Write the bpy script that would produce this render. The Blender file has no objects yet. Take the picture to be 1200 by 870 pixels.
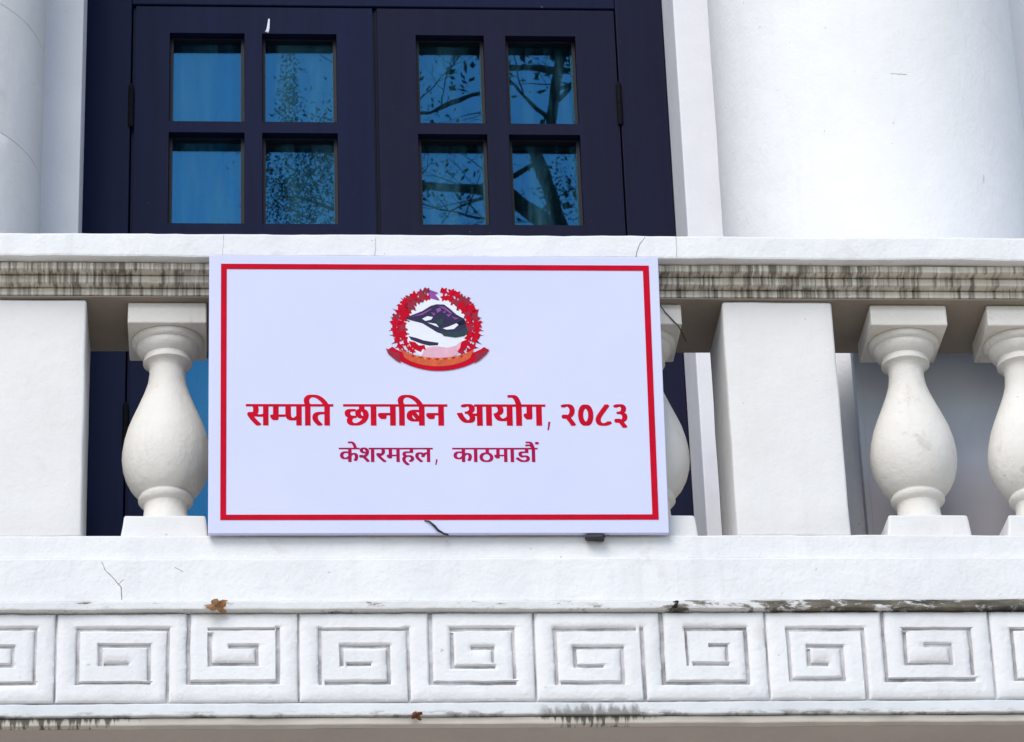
import bpy, bmesh, math, random
from mathutils import Vector, Matrix, noise
random.seed(7)
scene = bpy.context.scene
COL = scene.collection

# ------------------------------------------------------------------ camera
cam_data = bpy.data.cameras.new('camera')
cam_data.sensor_width = 36.0
cam_data.lens = 129.0
cam_data.clip_start = 0.1
cam_data.clip_end = 3000
cam = bpy.data.objects.new('camera', cam_data)
COL.objects.link(cam)
CAM_ROWS = ((0.99710023, -0.00221126, -0.07606737),
            (-0.06824516, -0.46825534, -0.88095376),
            (-0.03367093, 0.88359043, -0.46704841))
m = Matrix(CAM_ROWS).to_4x4()
m.translation = Vector((-0.71959729, -8.33382261, -4.418278))
# image x, y, and the camera's own -z look direction as columns
cam.matrix_world = m
scene.camera = cam

# ------------------------------------------------------------------ sky, sun, exposure
SUN_ELEV = math.radians(42)
SUN_AZ = math.radians(-27)          # to the left of the axis that faces the balcony
world = bpy.data.worlds.new('World')
scene.world = world
world.use_nodes = True
wn = world.node_tree
bg = wn.nodes['Background']
sky = wn.nodes.new('ShaderNodeTexSky')
sky.sky_type = 'NISHITA'
sky.sun_disc = False
sky.sun_elevation = SUN_ELEV
# the sun stands at direction (sin az, -cos az): in front of the facade, to the left
sun_dir = Vector((math.sin(SUN_AZ) * math.cos(SUN_ELEV), -math.cos(SUN_AZ) * math.cos(SUN_ELEV), math.sin(SUN_ELEV)))
sky.sun_rotation = math.atan2(sun_dir.x, sun_dir.y)
sky.air_density = 1.0
sky.dust_density = 0.6
sky.ozone_density = 1.5
wn.links.new(sky.outputs[0], bg.inputs[0])
bg.inputs[1].default_value = 0.13
sl = bpy.data.lights.new('sun', 'SUN')
sl.energy = 1.35
sl.angle = math.radians(38)
sl.color = (1.0, 0.93, 0.84)
sun = bpy.data.objects.new('sun', sl)
COL.objects.link(sun)
sun.location = (-6, -12, 14)
sun.rotation_euler = (-sun_dir).to_track_quat('-Z', 'Y').to_euler()
vs = scene.view_settings
vs.view_transform = 'Standard'
vs.look = 'None'
vs.gamma = 1
vs.use_curve_mapping = False
vs.exposure = 0.70
scene.cycles.max_bounces = 6
scene.cycles.glossy_bounces = 3
scene.cycles.diffuse_bounces = 4
scene.cycles.use_denoising = True


# ------------------------------------------------------------------ materials
class NT:
    """small helper around a node tree"""
    def __init__(self, name):
        self.m = bpy.data.materials.new(name)
        self.m.use_nodes = True
        self.t = self.m.node_tree
        self.p = self.t.nodes['Principled BSDF']
        self._c = None

    def n(self, kind, **kw):
        nd = self.t.nodes.new(kind)
        for k, v in kw.items():
            setattr(nd, k, v)
        return nd

    def link(self, a, b):
        self.t.links.new(a, b)

    def pos(self):
        if self._c is None:
            self._c = self.n('ShaderNodeNewGeometry').outputs['Position']
        return self._c

    def scaled(self, s, off=(0, 0, 0)):
        mp = self.n('ShaderNodeMapping')
        mp.inputs['Scale'].default_value = s
        mp.inputs['Location'].default_value = off
        self.link(self.pos(), mp.inputs[0])
        return mp.outputs[0]

    def noise(self, vec, scale, detail=6, rough=0.6, dist=0.0):
        t = self.n('ShaderNodeTexNoise')
        t.inputs['Scale'].default_value = scale
        t.inputs['Detail'].default_value = detail
        t.inputs['Roughness'].default_value = rough
        t.inputs['Distortion'].default_value = dist
        self.link(vec, t.inputs['Vector'])
        return t.outputs['Fac']

    def rng(self, v, a, b, c=0.0, d=1.0):
        r = self.n('ShaderNodeMapRange')
        r.inputs[1].default_value = a
        r.inputs[2].default_value = b
        r.inputs[3].default_value = c
        r.inputs[4].default_value = d
        self.link(v, r.inputs[0])
        return r.outputs[0]

    def mix(self, fac, a, b, blend='MIX'):
        x = self.n('ShaderNodeMix', data_type='RGBA', blend_type=blend)
        for inp, v in ((x.inputs[0], fac), (x.inputs[6], a), (x.inputs[7], b)):
            if isinstance(v, (int, float)):
                inp.default_value = v
            elif isinstance(v, tuple):
                inp.default_value = v + (1,) if len(v) == 3 else v
            else:
                self.link(v, inp)
        return x.outputs[2]

    def math(self, op, a, b=0.0, c=None):
        x = self.n('ShaderNodeMath', operation=op)
        for i, v in enumerate((a, b) if c is None else (a, b, c)):
            if isinstance(v, (int, float)):
                x.inputs[i].default_value = v
            else:
                self.link(v, x.inputs[i])
        return x.outputs[0]

    def xyz(self):
        s = self.n('ShaderNodeSeparateXYZ')
        self.link(self.pos(), s.inputs[0])
        return s.outputs

    def bump(self, h, strength=0.3, dist=0.004):
        b = self.n('ShaderNodeBump')
        b.inputs['Strength'].default_value = strength
        b.inputs['Distance'].default_value = dist
        self.link(h, b.inputs['Height'])
        self.link(b.outputs[0], self.p.inputs['Normal'])

    def col(self, c, rough=0.8, spec=0.3):
        if isinstance(c, tuple):
            self.p.inputs['Base Color'].default_value = c + (1,)
        else:
            self.link(c, self.p.inputs['Base Color'])
        self.p.inputs['Roughness'].default_value = rough
        self.p.inputs['Specular IOR Level'].default_value = spec
        return self.m


def plaster(name, a, b, stain=(0.42, 0.36, 0.28), stain_amt=0.35, streak=0.25, bump=0.35):
    t = NT(name)
    big = t.rng(t.noise(t.scaled((1, 1, 1)), 3.3, 6, 0.66), 0.3, 0.7)
    c = t.mix(big, a, b)
    # thin run marks down the face
    run = t.rng(t.noise(t.scaled((22, 22, 1.3)), 1.0, 3, 0.6), 0.56, 0.8, 0, streak)
    c = t.mix(run, c, tuple(0.72 * x for x in b))
    # blotches of old dirt
    bl = t.rng(t.noise(t.scaled((1, 1, 1), (3.1, 7, 1)), 6.5, 5, 0.72, 0.5), 0.60, 0.78, 0, stain_amt)
    c = t.mix(bl, c, stain)
    # pinhole specks
    sp = t.rng(t.noise(t.scaled((1, 1, 1), (9, 2, 5)), 60, 2, 0.5), 0.74, 0.79, 0, 0.5)
    c = t.mix(sp, c, (0.3, 0.27, 0.23))
    h = t.math('ADD', t.math('MULTIPLY', t.noise(t.scaled((1, 1, 1)), 16, 3, 0.6), 1.0),
               t.math('MULTIPLY', t.noise(t.scaled((1, 1, 1)), 90, 1, 0.6), 0.25))
    t.bump(h, bump, 0.008)
    return t.col(c, 0.82, 0.25)


M = {}
M['white'] = plaster('white_limewash', (0.82, 0.82, 0.81), (0.73, 0.73, 0.73), stain_amt=0.30, streak=0.22, bump=0.55)
M['pier'] = plaster('pier_limewash', (0.78, 0.77, 0.75), (0.72, 0.71, 0.69), stain_amt=0.18, streak=0.12)
M['baluster'] = plaster('cream_limewash', (0.80, 0.77, 0.72), (0.71, 0.68, 0.62), stain=(0.34, 0.27, 0.19), stain_amt=0.6, streak=0.35, bump=0.5)
M['column'] = plaster('column_limewash', (0.83, 0.825, 0.815), (0.77, 0.765, 0.755), stain_amt=0.14, streak=0.14, bump=0.35)
M['wall'] = plaster('wall_limewash', (0.74, 0.74, 0.76), (0.68, 0.68, 0.70), stain_amt=0.1, streak=0.1, bump=0.2)
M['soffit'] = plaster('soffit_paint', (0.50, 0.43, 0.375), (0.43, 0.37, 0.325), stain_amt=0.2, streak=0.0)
M['under'] = plaster('rail_underside', (0.34, 0.29, 0.24), (0.26, 0.22, 0.18), stain_amt=0.3, streak=0.0)  # dim, warm ground bounce under the rail, painted in as a brown base


def streaked(name, lo, hi, dark):
    """cream moulding with close, fine rain streaks of algae"""
    t = NT(name)
    base = t.mix(t.rng(t.noise(t.scaled((3, 3, 9)), 2, 4), 0.3, 0.7), lo, hi)
    a = t.noise(t.scaled((120, 20, 1.2)), 1.0, 3, 0.6)
    b = t.noise(t.scaled((42, 10, 1.6), (4, 0, 0)), 1.0, 3, 0.65)
    s = t.math('ADD', t.math('MULTIPLY', a, 0.55), t.math('MULTIPLY', b, 0.45))
    patch = t.rng(t.noise(t.scaled((1, 0.3, 0.3), (2, 0, 0)), 3.2, 3), 0.3, 0.65, -0.045, 0.05)
    k = t.rng(t.math('ADD', s, patch), 0.46, 0.60, 0.0, 0.92)
    c = t.mix(k, base, dark)
    # short crossing smears give the patchy, worn look
    p2 = t.rng(t.noise(t.scaled((14, 6, 30), (6, 2, 1)), 1.0, 5, 0.7), 0.52, 0.70, 0, 0.55)
    c = t.mix(p2, c, (0.26, 0.22, 0.16))
    w = t.rng(t.noise(t.scaled((75, 10, 0.8), (8, 1, 0)), 1.0, 2, 0.6), 0.60, 0.68, 0, 0.85)
    c = t.mix(w, c, (0.76, 0.74, 0.68))
    t.bump(t.noise(t.scaled((1, 1, 1)), 45, 3), 0.5, 0.005)
    return t.col(c, 0.9, 0.2)


M['streak'] = streaked('algae_streaked_moulding', (0.62, 0.575, 0.49), (0.72, 0.68, 0.60), (0.17, 0.15, 0.12))


def edge_dirt(name, amount, right_bias):
    """white fillet with torn patches of black and brown dirt, more of it towards the right"""
    t = NT(name)
    x = t.xyz()[0]
    base = t.mix(t.rng(t.noise(t.scaled((1, 1, 1)), 5, 6), 0.3, 0.7), (0.76, 0.76, 0.75), (0.68, 0.68, 0.67))
    bias = t.rng(x, 0.25, 0.95, -right_bias, right_bias)
    n = t.noise(t.scaled((11, 8, 34)), 1.0, 8, 0.78, 0.3)
    k = t.rng(t.math('ADD', n, bias), 0.60 - amount, 0.67 - amount)
    tone = t.mix(t.rng(t.noise(t.scaled((9, 9, 30), (3, 0, 0)), 1, 5), 0.35, 0.7), (0.06, 0.06, 0.05), (0.24, 0.205, 0.16))
    c = t.mix(k, base, tone)
    t.bump(t.noise(t.scaled((1, 1, 1)), 40, 6), 0.6, 0.006)
    return t.col(c, 0.9, 0.2)


M['fillet'] = edge_dirt('dirty_fillet', 0.125, 0.095)


def groove_mat():
    t = NT('groove_dirt')
    n = t.noise(t.scaled((1, 1, 1)), 7, 6, 0.7)
    c = t.mix(t.rng(n, 0.3, 0.66), (0.17, 0.16, 0.16), (0.66, 0.65, 0.67))
    return t.col(c, 0.95, 0.1)


M['groove'] = groove_mat()


def drip_mat():
    """lower drip edge: cream, with two runs of black drips hanging from the strip above"""
    t = NT('drip_edge')
    x, y, z = t.xyz()
    c = t.mix(t.rng(t.noise(t.scaled((4, 4, 12)), 2, 5), 0.3, 0.7), (0.62, 0.57, 0.50), (0.48, 0.44, 0.38))
    n = t.noise(t.scaled((70, 10, 4)), 1.0, 3, 0.6)
    m1 = t.math('MULTIPLY', t.rng(x, -1.60, -1.36), t.rng(x, -0.93, -1.10))
    m2 = t.math('MULTIPLY', t.rng(x, 0.01, 0.10), t.rng(x, 0.33, 0.22))
    mask = t.math('MAXIMUM', m1, m2)
    zz = t.rng(z, -0.966, -0.986, 0.10, -0.06)
    k = t.math('MULTIPLY', t.rng(mask, 0.02, 0.2), t.rng(t.math('ADD', t.math('ADD', n, zz), t.math('MULTIPLY', mask, 0.14)), 0.58, 0.68))
    lone = t.rng(t.noise(t.scaled((26, 5, 1), (5, 0, 0)), 1.0, 2), 0.72, 0.75, 0, 0.9)
    k = t.math('MAXIMUM', k, lone)
    c = t.mix(k, c, (0.13, 0.12, 0.10))
    return t.col(c, 0.9, 0.2)


M['drip'] = drip_mat()


def strip_mat():
    t = NT('lower_strip')
    x, y, z = t.xyz()
    c = t.mix(t.rng(t.noise(t.scaled((1, 1, 1)), 5, 7, 0.65), 0.3, 0.7), (0.76, 0.77, 0.77), (0.62, 0.64, 0.65))
    n = t.noise(t.scaled((62, 10, 20)), 1.0, 6, 0.75)
    m2 = t.math('MULTIPLY', t.rng(x, 0.02, 0.13), t.rng(x, 0.31, 0.22))
    low = t.rng(z, -0.935, -0.957)
    up = t.rng(z, -0.933, -0.963, 0.0, 0.34)
    k = t.math('MULTIPLY', t.rng(m2, 0.05, 0.3), t.rng(t.math('ADD', t.math('ADD', n, up), t.math('MULTIPLY', m2, 0.10)), 0.66, 0.88, 0, 0.8))
    k2 = t.math('MULTIPLY', t.rng(t.noise(t.scaled((12, 4, 40), (1, 0, 0)), 1.0, 7, 0.7), 0.50, 0.62, 0, 0.8), t.rng(z, -0.951, -0.962))
    c = t.mix(t.math('MAXIMUM', k, k2), c, (0.16, 0.15, 0.13))
    t.bump(t.noise(t.scaled((1, 1, 1)), 40, 5), 0.4, 0.005)
    return t.col(c, 0.88, 0.2)


M['strip'] = strip_mat()


def simple(name, c, rough=0.6, spec=0.4, var=0.12, scale=9.0, bump=0.0):
    t = NT(name)
    n = t.rng(t.noise(t.scaled((1, 1, 1)), scale, 6), 0.3, 0.7)
    lo = tuple(max(0, x * (1 - var)) for x in c)
    hi = tuple(min(1, x * (1 + var)) for x in c)
    if bump:
        t.bump(t.noise(t.scaled((1, 1, 1)), scale * 6, 4), bump, 0.003)
    return t.col(t.mix(n, lo, hi), rough, spec)


def door_paint(name, c):
    t = NT(name)
    g = t.noise(t.scaled((30, 30, 2.0)), 1.0, 6, 0.6)
    n = t.noise(t.scaled((1, 1, 1)), 7, 8, 0.7)
    col = t.mix(t.rng(g, 0.3, 0.7), tuple(x * 0.85 for x in c), tuple(x * 1.15 for x in c))
    col = t.mix(t.rng(n, 0.55, 0.8, 0, 0.35), col, (0.012, 0.014, 0.036))
    sp = t.rng(t.noise(t.scaled((1, 1, 1), (4, 4, 4)), 55, 2), 0.76, 0.80, 0, 0.5)
    col = t.mix(sp, col, (0.12, 0.12, 0.14))
    t.bump(g, 0.25, 0.002)
    return t.col(col, 0.55, 0.09)


M['navy'] = door_paint('navy_door_paint', (0.0050, 0.0085, 0.034))
M['navy2'] = door_paint('dark_violet_door_paint', (0.0070, 0.0080, 0.027))
M['iron'] = simple('black_iron', (0.006, 0.006, 0.008), 0.7, 0.06)
M['bead'] = simple('black_glazing_bead', (0.006, 0.006, 0.010), 0.5, 0.3)


def glass_mat():
    t = NT('blue_tinted_glass')
    out = t.t.nodes['Material Output']
    gl = t.n('ShaderNodeBsdfGlossy')
    gl.inputs['Color'].default_value = (0.075, 0.29, 0.46, 1)
    gl.inputs['Roughness'].default_value = 0.008
    tr = t.n('ShaderNodeBsdfTransparent')
    tr.inputs['Color'].default_value = (0.36, 0.70, 0.88, 1)
    b = t.n('ShaderNodeBump')
    b.inputs['Strength'].default_value = 0.02
    b.inputs['Distance'].default_value = 0.004
    t.link(t.noise(t.scaled((1, 1, 1)), 7, 1), b.inputs['Height'])
    t.link(b.outputs[0], gl.inputs['Normal'])
    mx = t.n('ShaderNodeMixShader')
    mx.inputs[0].default_value = 0.34
    t.link(tr.outputs[0], mx.inputs[1])
    t.link(gl.outputs[0], mx.inputs[2])
    # teal diffuse streaks painted in to vary the brightness of the reflections
    du = t.n('ShaderNodeBsdfDiffuse')
    du.inputs['Color'].default_value = (0.10, 0.30, 0.40, 1)
    k = t.rng(t.noise(t.scaled((16, 4, 2.4)), 1.0, 5, 0.6, 0.5), 0.42, 0.72, 0.01, 0.22)
    mx2 = t.n('ShaderNodeMixShader')
    t.link(k, mx2.inputs[0])
    t.link(mx.outputs[0], mx2.inputs[1])
    t.link(du.outputs[0], mx2.inputs[2])
    t.link(mx2.outputs[0], out.inputs['Surface'])
    return t.m


M['glass'] = glass_mat()
M['curtain'] = simple('pale_curtain', (0.80, 0.80, 0.78), 0.9, 0.1)
M['room'] = simple('dim_room', (0.05, 0.05, 0.055), 0.9, 0.1)
M['board'] = simple('lavender_sign_vinyl', (0.665, 0.695, 0.91), 0.5, 0.2, 0.025, 3.0)
M['red'] = simple('crimson_print', (0.56, 0.002, 0.022), 0.6, 0.08, 0.1, 20)
M['red2'] = simple('purple_red_print', (0.40, 0.006, 0.075), 0.6, 0.08, 0.15, 20)
M['deepred'] = simple('dark_red_print', (0.30, 0.006, 0.03), 0.5, 0.3, 0.2, 40)
M['orange'] = simple('orange_print', (0.62, 0.10, 0.03), 0.5, 0.3, 0.25, 60)
M['yellow'] = simple('mustard_print', (0.55, 0.30, 0.06), 0.5, 0.3, 0.25, 60)
M['ink'] = simple('indigo_print', (0.018, 0.012, 0.06), 0.5, 0.3, 0.3, 60)
M['teal'] = simple('dark_green_print', (0.012, 0.04, 0.05), 0.5, 0.3, 0.3, 60)
M['violet'] = simple('violet_print', (0.25, 0.06, 0.32), 0.5, 0.3, 0.3, 60)
M['pink'] = simple('pink_print', (0.75, 0.42, 0.52), 0.5, 0.3, 0.1, 60)
M['paper'] = simple('white_print', (0.80, 0.82, 0.90), 0.5, 0.3, 0.03, 20)
M['crack'] = simple('crack_dark', (0.16, 0.15, 0.145), 0.95, 0.1, 0.4, 30)
M['hole'] = simple('chipped_dark', (0.02, 0.018, 0.016), 0.95, 0.1)
M['dryleaf'] = simple('dry_leaf', (0.50, 0.29, 0.15), 0.7, 0.3, 0.5, 60)
M['rust'] = simple('rusty_peel', (0.28, 0.13, 0.06), 0.8, 0.2, 0.5, 60)
M['wire'] = simple('black_wire', (0.012, 0.012, 0.02), 0.5, 0.4)
M['bark'] = simple('bark', (0.055, 0.045, 0.035), 0.9, 0.2, 0.4, 12, 0.5)
M['leaf'] = simple('leaf_green', (0.045, 0.085, 0.025), 0.6, 0.3, 0.4, 3)
M['ground'] = simple('courtyard_concrete', (0.42, 0.355, 0.28), 0.9, 0.2, 0.18, 0.7, 0.3)


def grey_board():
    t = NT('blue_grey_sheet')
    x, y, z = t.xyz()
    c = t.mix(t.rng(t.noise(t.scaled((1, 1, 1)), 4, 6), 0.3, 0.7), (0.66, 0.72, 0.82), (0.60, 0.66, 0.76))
    low_tone = t.rng(t.math('ADD', t.math('MULTIPLY', z, -1.0), t.math('MULTIPLY', t.noise(t.scaled((3, 3, 2)), 2, 6), 0.22)), 0.02, 0.32)  # colour turns greyer and darker towards the bottom
    c = t.mix(low_tone, c, (0.42, 0.41, 0.45))
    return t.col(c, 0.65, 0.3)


M['sheet'] = grey_board()


# ------------------------------------------------------------------ object helpers
def tag(o, label=None, cat=None, group=None, kind=None):
    if label: o['label'] = label
    if cat: o['category'] = cat
    if group: o['group'] = group
    if kind: o['kind'] = kind
    return o


def empty(name, loc, rot=(0, 0, 0)):
    o = bpy.data.objects.new(name, None)
    o.empty_display_size = 0.2
    o.location = loc
    o.rotation_euler = rot
    COL.objects.link(o)
    return o


def link_mesh(name, me, mat, parent=None, world_coords=True):
    o = bpy.data.objects.new(name, me)
    COL.objects.link(o)
    if mat is not None and not me.materials:
        me.materials.append(M[mat] if isinstance(mat, str) else mat)
    if parent is not None:
        o.parent = parent
        if world_coords:
            # mesh data is written in world metres: undo the parent's own placement
            loc = Vector((0, 0, 0))
            p = parent
            mw = Matrix.Identity(4)
            while p is not None:
                mw = (Matrix.Translation(p.location) @ p.rotation_euler.to_matrix().to_4x4()) @ mw if p.parent is None else p.matrix_parent_inverse @ (Matrix.Translation(p.location) @ p.rotation_euler.to_matrix().to_4x4()) @ mw
                p = p.parent
            o.matrix_parent_inverse = mw.inverted()
    return o


def obj(name, bm, mat, parent=None, smooth=False, world_coords=True):
    me = bpy.data.meshes.new(name)
    bmesh.ops.recalc_face_normals(bm, faces=bm.faces)
    bm.to_mesh(me)
    bm.free()
    if smooth:
        for p in me.polygons:
            p.use_smooth = True
    return link_mesh(name, me, mat, parent, world_coords)


def wobble(bm, amp, scale=9.0, seed=0.0):
    for v in bm.verts:
        q = v.co * scale + Vector((seed, seed * 1.7, seed * 0.3))
        v.co += Vector((noise.noise(q), noise.noise(q + Vector((31, 0, 0))), noise.noise(q + Vector((0, 47, 0))))) * amp


def box(bm, x0, x1, y0, y1, z0, z1, bevel=0.0, segs=2):
    r = bmesh.ops.create_cube(bm, size=1.0)
    vs_ = r['verts']
    for v in vs_:
        v.co = Vector((x0 + (v.co.x + .5) * (x1 - x0), y0 + (v.co.y + .5) * (y1 - y0), z0 + (v.co.z + .5) * (z1 - z0)))
    if bevel > 0:
        es = list({e for v in vs_ for e in v.link_edges})
        bmesh.ops.bevel(bm, geom=es, offset=bevel, segments=segs, affect='EDGES', profile=0.5)
    return vs_


def boxobj(name, x0, x1, y0, y1, z0, z1, mat, parent=None, bevel=0.004, rough=0.0, smooth=False):
    bm = bmesh.new()
    box(bm, x0, x1, y0, y1, z0, z1, bevel)
    if rough:
        wobble(bm, rough)
    return obj(name, bm, mat, parent, smooth)


def extrude_x(profile, x0, x1, step=0.04, amp=0.0012, seed=0.0, soft=0.004):
    """run a closed (y, z) profile along x with many sections, edges softened and a little uneven"""
    pr = []
    n = len(profile)
    for i in range(n):                      # chamfer each corner twice
        p = Vector(profile[i]); a = Vector(profile[i - 1]); b = Vector(profile[(i + 1) % n])
        da = (a - p); db = (b - p)
        s = min(soft, da.length * 0.4, db.length * 0.4)
        pa = p + da.normalized() * s; pb = p + db.normalized() * s
        pr += [pa, (pa + pb) * 0.25 + p * 0.5, pb]
    bm = bmesh.new()
    k = max(2, int((x1 - x0) / step))
    rings = []
    for i in range(k + 1):
        x = x0 + (x1 - x0) * i / k
        ring = []
        for q in pr:
            v = Vector((x, q.x, q.y))
            s = v * 6 + Vector((seed, 0, seed))
            s2 = v * 26 + Vector((seed, 5, seed))
            v.y += amp * (noise.noise(s) + 0.6 * noise.noise(s2))
            v.z += amp * (noise.noise(s + Vector((11, 3, 0))) + 0.6 * noise.noise(s2 + Vector((1, 31, 0))))
            ring.append(bm.verts.new(v))
        rings.append(ring)
    m_ = len(pr)
    for i in range(k):
        for j in range(m_):
            bm.faces.new((rings[i][j], rings[i][(j + 1) % m_], rings[i + 1][(j + 1) % m_], rings[i + 1][j]))
    bm.faces.new(rings[0]); bm.faces.new(list(reversed(rings[-1])))
    return bm


def rect(y0, y1, z0, z1):
    return [(y0, z0), (y1, z0), (y1, z1), (y0, z1)]


def lathe(profile, cx, cy, segs=48, amp=0.0, cap=True):
    bm = bmesh.new()
    rings = []
    for (r, z) in profile:
        ring = []
        for i in range(segs):
            a = 2 * math.pi * i / segs
            v = Vector((cx + r * math.cos(a), cy + r * math.sin(a), z))
            if amp:
                d = amp * noise.noise(v * 7)
                v.x += d * math.cos(a); v.y += d * math.sin(a)
            ring.append(bm.verts.new(v))
        rings.append(ring)
    for k in range(len(rings) - 1):
        for i in range(segs):
            bm.faces.new((rings[k][i], rings[k][(i + 1) % segs], rings[k + 1][(i + 1) % segs], rings[k + 1][i]))
    if cap:
        bm.faces.new(list(reversed(rings[0]))); bm.faces.new(rings[-1])
    return bm


def tube(bm, pts, radii, segs=6):
    rings = []
    n = len(pts)
    pts = [Vector(p) for p in pts]
    up = Vector((0.31, 0.2, 0.93))
    for i, p in enumerate(pts):
        t = (pts[min(i + 1, n - 1)] - pts[max(i - 1, 0)]).normalized()
        a = t.cross(up)
        if a.length < 1e-3:
            a = t.cross(Vector((1, 0, 0)))
        a.normalize(); b = t.cross(a)
        r = radii[i] if isinstance(radii, (list, tuple)) else radii
        rings.append([bm.verts.new(p + a * (r * math.cos(2 * math.pi * j / segs)) + b * (r * math.sin(2 * math.pi * j / segs))) for j in range(segs)])
    for i in range(n - 1):
        for j in range(segs):
            bm.faces.new((rings[i][j], rings[i][(j + 1) % segs], rings[i + 1][(j + 1) % segs], rings[i + 1][j]))
    bm.faces.new(list(reversed(rings[0]))); bm.faces.new(rings[-1])


def autosmooth(o, deg=40):
    for p in o.data.polygons:
        p.use_smooth = True
    o.data.set_sharp_from_angle(angle=math.radians(deg))
    return o

# ------------------------------------------------------------------ setting: ground, facade wall, room
XL, XR = -2.62, 2.70
bm = bmesh.new()
g = 400
vsg = [bm.verts.new((x, y, -6.0)) for x, y in ((-g, -g), (g, -g), (g, g), (-g, g))]
bm.faces.new(vsg)
tag(obj('ground', bm, 'ground'), kind='structure')

facade = empty('building_facade', (-0.28, 1.6, -6.0))
tag(facade, 'white plastered facade wall around the navy double door', 'wall')
# wall of the upper floor, in pieces round the door opening, plus the ground floor below the balcony
for nm, a in (('wall', (-6.0, -1.172, 1.20, 1.55, -0.47, 2.6)), ('wall', (0.632, 6.0, 1.20, 1.55, -0.47, 2.6)),
              ('wall', (-6.0, 6.0, 1.20, 1.55, 2.602, 6.5)), ('ground_floor_wall', (-6.0, 6.0, 1.20, 1.55, -6.0, -1.0))):
    boxobj(nm, *a, 'wall', facade, 0.004)
# door casings: flat pilaster strips that stand proud of the wall on both sides of the door
for x0, x1 in ((-1.30, -1.1705), (0.6305, 0.76)):
    bm = bmesh.new()
    box(bm, x0, x1, 1.05, 1.198, -0.469, 2.59, 0.005)
    obj('door_casing', bm, 'wall', facade)
tag(boxobj('room', -3, 3, 3.6, 3.7, -0.5, 3.2, 'room', None, 0), kind='structure')
for nm, a in (('room_ceiling', (-3, 3, 1.56, 3.7, 3.21, 3.3)), ('room_floor', (-3, 3, 1.56, 3.7, -0.62, -0.51)),
              ('room_wall', (-3.1, -3.01, 1.56, 3.7, -0.6, 3.3)), ('room_wall', (3.01, 3.1, 1.56, 3.7, -0.6, 3.3))):
    tag(boxobj(nm, *a, 'room', None, 0), kind='structure')

# ------------------------------------------------------------------ balcony slab with the Greek key frieze
balcony = empty('balcony_slab', (0, 0.0, -1.0))
tag(balcony, 'white balcony edge carved with a Greek key frieze under the balustrade', 'balcony')
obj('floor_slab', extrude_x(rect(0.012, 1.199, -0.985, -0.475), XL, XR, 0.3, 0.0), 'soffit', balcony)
obj('plinth', extrude_x(rect(-0.025, 0.010, -0.664, -0.541), XL, XR, 0.03, 0.0022, 2, 0.006), 'white', balcony)
obj('fillet', extrude_x(rect(-0.040, 0.010, -0.688, -0.6655), XL, XR, 0.012, 0.0022, 5, 0.004), 'fillet', balcony)
obj('lower_strip', extrude_x(rect(-0.026, 0.010, -0.965, -0.9325), XL, XR, 0.015, 0.0018, 8, 0.004), 'strip', balcony)
obj('drip_edge', extrude_x(rect(-0.016, 0.010, -0.9865, -0.9665), XL, XR, 0.02, 0.0015, 9, 0.004), 'drip', balcony)
obj('groove_bed', extrude_x(rect(-0.0125, 0.010, -0.9315, -0.689), XL, XR, 0.06, 0.0008, 3), 'groove', balcony)

FRET = {
    'S0': [(-1.415, -0.693), (-1.415, -0.875), (-1.199, -0.875), (-1.199, -0.73), (-1.361, -0.73), (-1.361, -0.828), (-1.253, -0.828), (-1.253, -0.778), (-1.315, -0.778)],
    'D0': [(-1.149, -0.694), (-1.149, -0.921)],
    'G1': [(-0.875, -0.925), (-0.875, -0.732), (-1.095, -0.732), (-1.095, -0.875), (-0.921, -0.875), (-0.921, -0.775), (-1.04, -0.775), (-1.04, -0.825), (-0.97, -0.825)],
    'S1': [(-0.825, -0.695), (-0.825, -0.875), (-0.605, -0.875), (-0.605, -0.732), (-0.772, -0.732), (-0.772, -0.826), (-0.657, -0.826), (-0.657, -0.778), (-0.726, -0.778)],
    'D1': [(-0.555, -0.696), (-0.555, -0.924)],
    'G2': [(-0.285, -0.928), (-0.285, -0.734), (-0.502, -0.734), (-0.502, -0.877), (-0.334, -0.877), (-0.334, -0.78), (-0.449, -0.78), (-0.449, -0.827), (-0.377, -0.827)],
    'S2': [(-0.23, -0.697), (-0.23, -0.879), (-0.024, -0.879), (-0.024, -0.734), (-0.176, -0.734), (-0.176, -0.835), (-0.076, -0.835), (-0.076, -0.785), (-0.129, -0.785)],
    'D2': [(0.028, -0.698), (0.028, -0.927)],
    'G3': [(0.297, -0.931), (0.297, -0.736), (0.08, -0.736), (0.08, -0.88), (0.245, -0.88), (0.245, -0.784), (0.128, -0.784), (0.128, -0.834), (0.197, -0.834)],
    'S3': [(0.347, -0.699), (0.347, -0.881), (0.556, -0.881), (0.556, -0.736), (0.407, -0.736), (0.407, -0.831), (0.506, -0.831), (0.506, -0.78), (0.463, -0.78)],
    'D3': [(0.607, -0.7), (0.607, -0.93)],
    'G4': [(0.851, -0.924), (0.851, -0.738), (0.663, -0.738), (0.663, -0.873), (0.796, -0.873), (0.796, -0.784), (0.712, -0.784), (0.712, -0.832), (0.759, -0.832)],
    'S4': [(0.903, -0.701), (0.903, -0.875), (1.121, -0.875), (1.121, -0.738), (0.956, -0.738), (0.956, -0.831), (1.069, -0.831), (1.069, -0.782), (1.005, -0.782)],
    'D4': [(1.173, -0.701), (1.173, -0.933)],
    'G5': [(1.438, -0.922), (1.438, -0.74), (1.228, -0.74), (1.228, -0.876), (1.387, -0.876), (1.387, -0.786), (1.28, -0.786), (1.28, -0.835), (1.337, -0.835)],
}
PERIOD = 0.5805


def shifted(path, dx):
    return [(x + dx, z) for x, z in path]


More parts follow.
